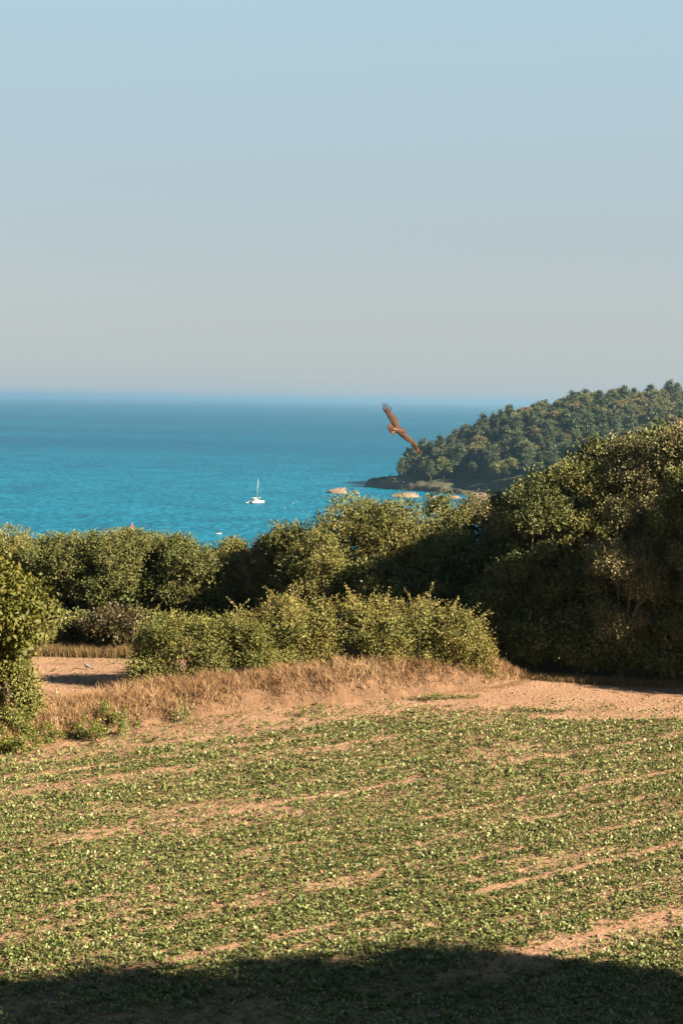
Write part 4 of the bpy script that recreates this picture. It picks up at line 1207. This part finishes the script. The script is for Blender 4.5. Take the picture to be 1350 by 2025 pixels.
def hawk():
    Y0 = 27.0
    C = at(789, 853, Y0)
    e = empty('buzzard', C, 'brown bird of prey gliding with spread wings over the sea', 'bird')
    m_body = hawk_mat('hawk_plumage', (0.022, 0.010, 0.007), (0.070, 0.030, 0.016), (0.135, 0.062, 0.033), 13)
    m_dark = hawk_mat('hawk_primary', (0.018, 0.012, 0.012), (0.035, 0.022, 0.02), (0.06, 0.035, 0.028), 20)
    m_tail = hawk_mat('hawk_tail', (0.05, 0.022, 0.012), (0.095, 0.044, 0.022), (0.15, 0.08, 0.045), 10)
    m_rump = hawk_mat('hawk_rump', (0.08, 0.045, 0.026), (0.13, 0.075, 0.045), (0.20, 0.125, 0.08), 14)
    r = ray(789, 853).normalized()
    right = CAM_R @ Vector((1, 0, 0)); up = CAM_R @ Vector((0, 1, 0))
    k = Y0 / FPX
    Wd = Vector((81, 102)).normalized()                  # wing axis in the picture (y down)
    Pd = Vector((Wd.y, -Wd.x))                           # forward, as it appears
    TAN = 2.2                                            # forward also leads away from the camera
    def loc(px, py, lift=0.0):
        d = Vector((px - 789, py - 853))
        a, b_ = d.dot(Wd) * k, d.dot(Pd) * k
        v = right * (Wd.x * a + Pd.x * b_) - up * (Wd.y * a + Pd.y * b_) + r * (b_ * TAN)
        return np.array(v) + nrm * lift
    w3 = right * Wd.x - up * Wd.y
    f3 = (right * Pd.x - up * Pd.y + r * TAN).normalized()
    nv = f3.cross(w3).normalized()
    if nv.dot(r) > 0: nv = -nv
    nrm = np.array(nv)
    mb = MB()
    def wing(lead, trail, th):
        lead = np.array(lead, float); trail = np.array(trail, float)
        n = 15
        s = np.linspace(0, 1, n)
        def rs(P):
            d = np.r_[0, np.cumsum(np.hypot(*np.diff(P, axis=0).T))]; d /= d[-1]
            return np.c_[np.interp(s, d, P[:, 0]), np.interp(s, d, P[:, 1])]
        A, B = rs(lead), rs(trail)
        rings = []
        for i in range(n):
            t = th * (1 - 0.7 * s[i])
            cam_ = 0.05 * math.sin(math.pi * min(1, s[i] * 1.1))
            ring = []
            for q, hgt in ((0, 0), (0.12, 0.8), (0.35, 1.0), (0.7, 0.5), (1, 0.05), (0.7, -0.2), (0.35, -0.5), (0.12, -0.5)):
                p = A[i] * (1 - q) + B[i] * q
                ring.append(loc(p[0], p[1], t * hgt + cam_ * 0.5))
            rings.append(ring)
        mb.loft(rings)
    wing([(790.5, 849), (788.9, 845.4), (784.4, 829.9), (776.7, 821), (771, 814.5), (764, 808), (757, 805.5)],
         [(781, 851), (775.9, 843.4), (773, 840.5), (768.5, 834), (765, 828), (763.2, 823), (762.0, 818.5), (759.6, 816), (757.5, 812), (756.0, 807)], 0.028)
    wing([(792, 848.5), (799.5, 857.6), (809.3, 865.8), (815.8, 872.3), (822.3, 880.5), (829.6, 889.4), (830.5, 892.5)],
         [(786, 859), (789.3, 862), (795.4, 868.2), (802, 874), (810.9, 879.8), (815, 884.0), (821.5, 891), (826.5, 895.5), (829.0, 896.0)], 0.028)
    # trunk, neck and head
    path = [(777, 851, 0.035, 0), (782, 852, 0.055, 0.01), (787, 852.5, 0.07, 0.02), (792, 853.0, 0.068, 0.02), (796, 854.0, 0.05, 0.02), (798.2, 854.8, 0.042, 0.02), (799.8, 855.6, 0.03, 0.015), (801.0, 856.2, 0.010, 0.005)]
    rings = []
    for (px, py, rr, lf) in path:
        c0 = loc(px, py, lf)
        w_, n_ = np.array(w3), nrm
        rings.append([c0 + (w_ * math.cos(a) + n_ * math.sin(a) * 0.75) * rr for a in np.linspace(0, 6.283, 13)[:-1]])
    mb.loft(rings)
    mb.build('body', m_body, e, True)
    mb2 = MB(); mb2.tube([loc(800.6, 855.9, 0.005), loc(801.8, 856.8, -0.008)], [0.010, 0.003], 6); mb2.build('beak', m_dark, e)
    def feather(name, a, b_, w, mat, lift=0.0, lift2=0.0):
        a, b_ = loc(*a, lift), loc(*b_, lift2)
        d = b_ - a
        view = np.array(r)
        sd = np.cross(d, nrm * 0.5 - view * 0.5); sd /= np.linalg.norm(sd)
        nn = np.cross(sd, d); nn /= np.linalg.norm(nn)
        rings = []
        for t, q in (((0, 0.35), (0.3, 0.6), (0.7, 0.95), (0.94, 1.0), (1.0, 0.8)) if name == 'tail_feather' else ((0, 0.6), (0.3, 1.0), (0.7, 0.85), (0.92, 0.5), (1.0, 0.12))):
            c0 = a + d * t
            rings.append([c0 + sd * w * q, c0 + nn * 0.004, c0 - sd * w * q, c0 - nn * 0.004])
        m_ = MB(); m_.loft(rings); m_.build(name, mat, e)
    for a, b_ in (((758, 808.5), (751.2, 800.8)), ((761, 810), (755, 797.9)), ((765, 812), (760.4, 799.4)), ((769.5, 815.5), (768, 805.6))):
        feather('primary_feather', a, b_, 0.012, m_dark if b_[0] > 752 else m_body, 0.03, 0.05)
    for a, b_ in (((827, 890), (836, 897)), ((827.5, 892.5), (833.8, 900)), ((826.5, 893.5), (831.8, 901.8))):
        feather('primary_feather', a, b_, 0.013, m_dark, 0.02, 0.02)
    UL = [(788.9, 845.4), (784.4, 829.9), (776.7, 821), (771, 814.5)]; UT = [(775.9, 843.4), (768.5, 834), (763.6, 824), (759.0, 815)]
    LL = [(799.5, 857.6), (809.3, 865.8), (815.8, 872.3), (822.3, 880.5)]; LT = [(790, 862.5), (802, 874.3), (811, 880), (821, 890.8)]
    m_flight = hawk_mat('hawk_secondary', (0.016, 0.009, 0.007), (0.036, 0.017, 0.011), (0.07, 0.034, 0.020), 15)
    for A, B in ((UL, UT), (LL, LT)):
        for u in np.linspace(0.02, 1.0, 9):
            ka = np.linspace(0, 1, 4)
            pa = np.array([np.interp(u, ka, [q[0] for q in A]), np.interp(u, ka, [q[1] for q in A])]); pb = np.array([np.interp(u, ka, [q[0] for q in B]), np.interp(u, ka, [q[1] for q in B])])
            feather('secondary_feather', tuple(pa + (pb - pa) * 0.62), tuple(pa + (pb - pa) * 1.05), 0.026, m_flight, 0.052, 0.034)
    tips = [(768.2, 840.8), (766.3, 844), (765.6, 847.5), (766.4, 851), (768.2, 854.5), (771.6, 858.2)]
    for i, tpt in enumerate(tips):
        feather('tail_feather', (782, 851.5), tpt, 0.052, m_tail, 0.005 + 0.003 * i, 0.01 + 0.004 * i)
    m_ = MB()
    rings = []
    for t in np.linspace(0, 1, 5):
        c0 = loc(783 - 10 * t, 852 - 1.0 * t, 0.055 - 0.02 * t); rr = 0.036 * math.sin(math.pi * (0.2 + 0.7 * t))
        rings.append([c0 + (np.array(w3) * math.cos(a) + nrm * math.sin(a) * 0.45) * rr for a in np.linspace(0, 6.283, 9)[:-1]])
    m_.loft(rings); m_.build('rump', m_rump, e, True)
hawk()

# chimney of the house hidden behind the tallest tree
def chimney():
    p = at(1341, 842, 84)
    z0 = float(gz(p.x, 84))
    e = empty('chimney', (p.x, 84, z0), 'pink chimney top with white base peeping over the tallest right tree', 'chimney')
    mb = MB(); mb.box((0, 0, (p.z - z0) / 2), (0.42, 0.42, p.z - z0)); mb.build('stack', M['lime'], e)
    mb = MB(); mb.box((0, 0, p.z - z0 + 0.13), (0.34, 0.34, 0.26), 0, 0.7); mb.build('cap', M['plaster'], e)
    mb = MB(); mb.tube([(0, 0, p.z - z0 + 0.24), (0, 0, p.z - z0 + 0.52)], [0.10, 0.075], 8); mb.build('pot', M['plaster'], e)
chimney()

# ------------------------------------------------------------------ sea air
def haze():
    m = bpy.data.materials.new('sea_haze'); m.use_nodes = True
    N = m.node_tree.nodes; L = m.node_tree.links
    N.remove(N['Principled BSDF'])
    v = N.new('ShaderNodeVolumePrincipled')
    v.inputs['Color'].default_value = (0.44, 0.69, 0.90, 1)
    v.inputs['Density'].default_value = 8.2e-5
    v.inputs['Anisotropy'].default_value = 0.68
    L.new(v.outputs[0], N['Material Output'].inputs['Volume'])
    mb = MB(); mb.box((0, 34000, (SEA - 8 + 44) / 2), (130000, 75000, 44 - (SEA - 8)))
    o = mb.build('haze', m)
    tag(o, 'thin blue sea haze over the whole bay', 'haze', None, 'stuff')
haze()
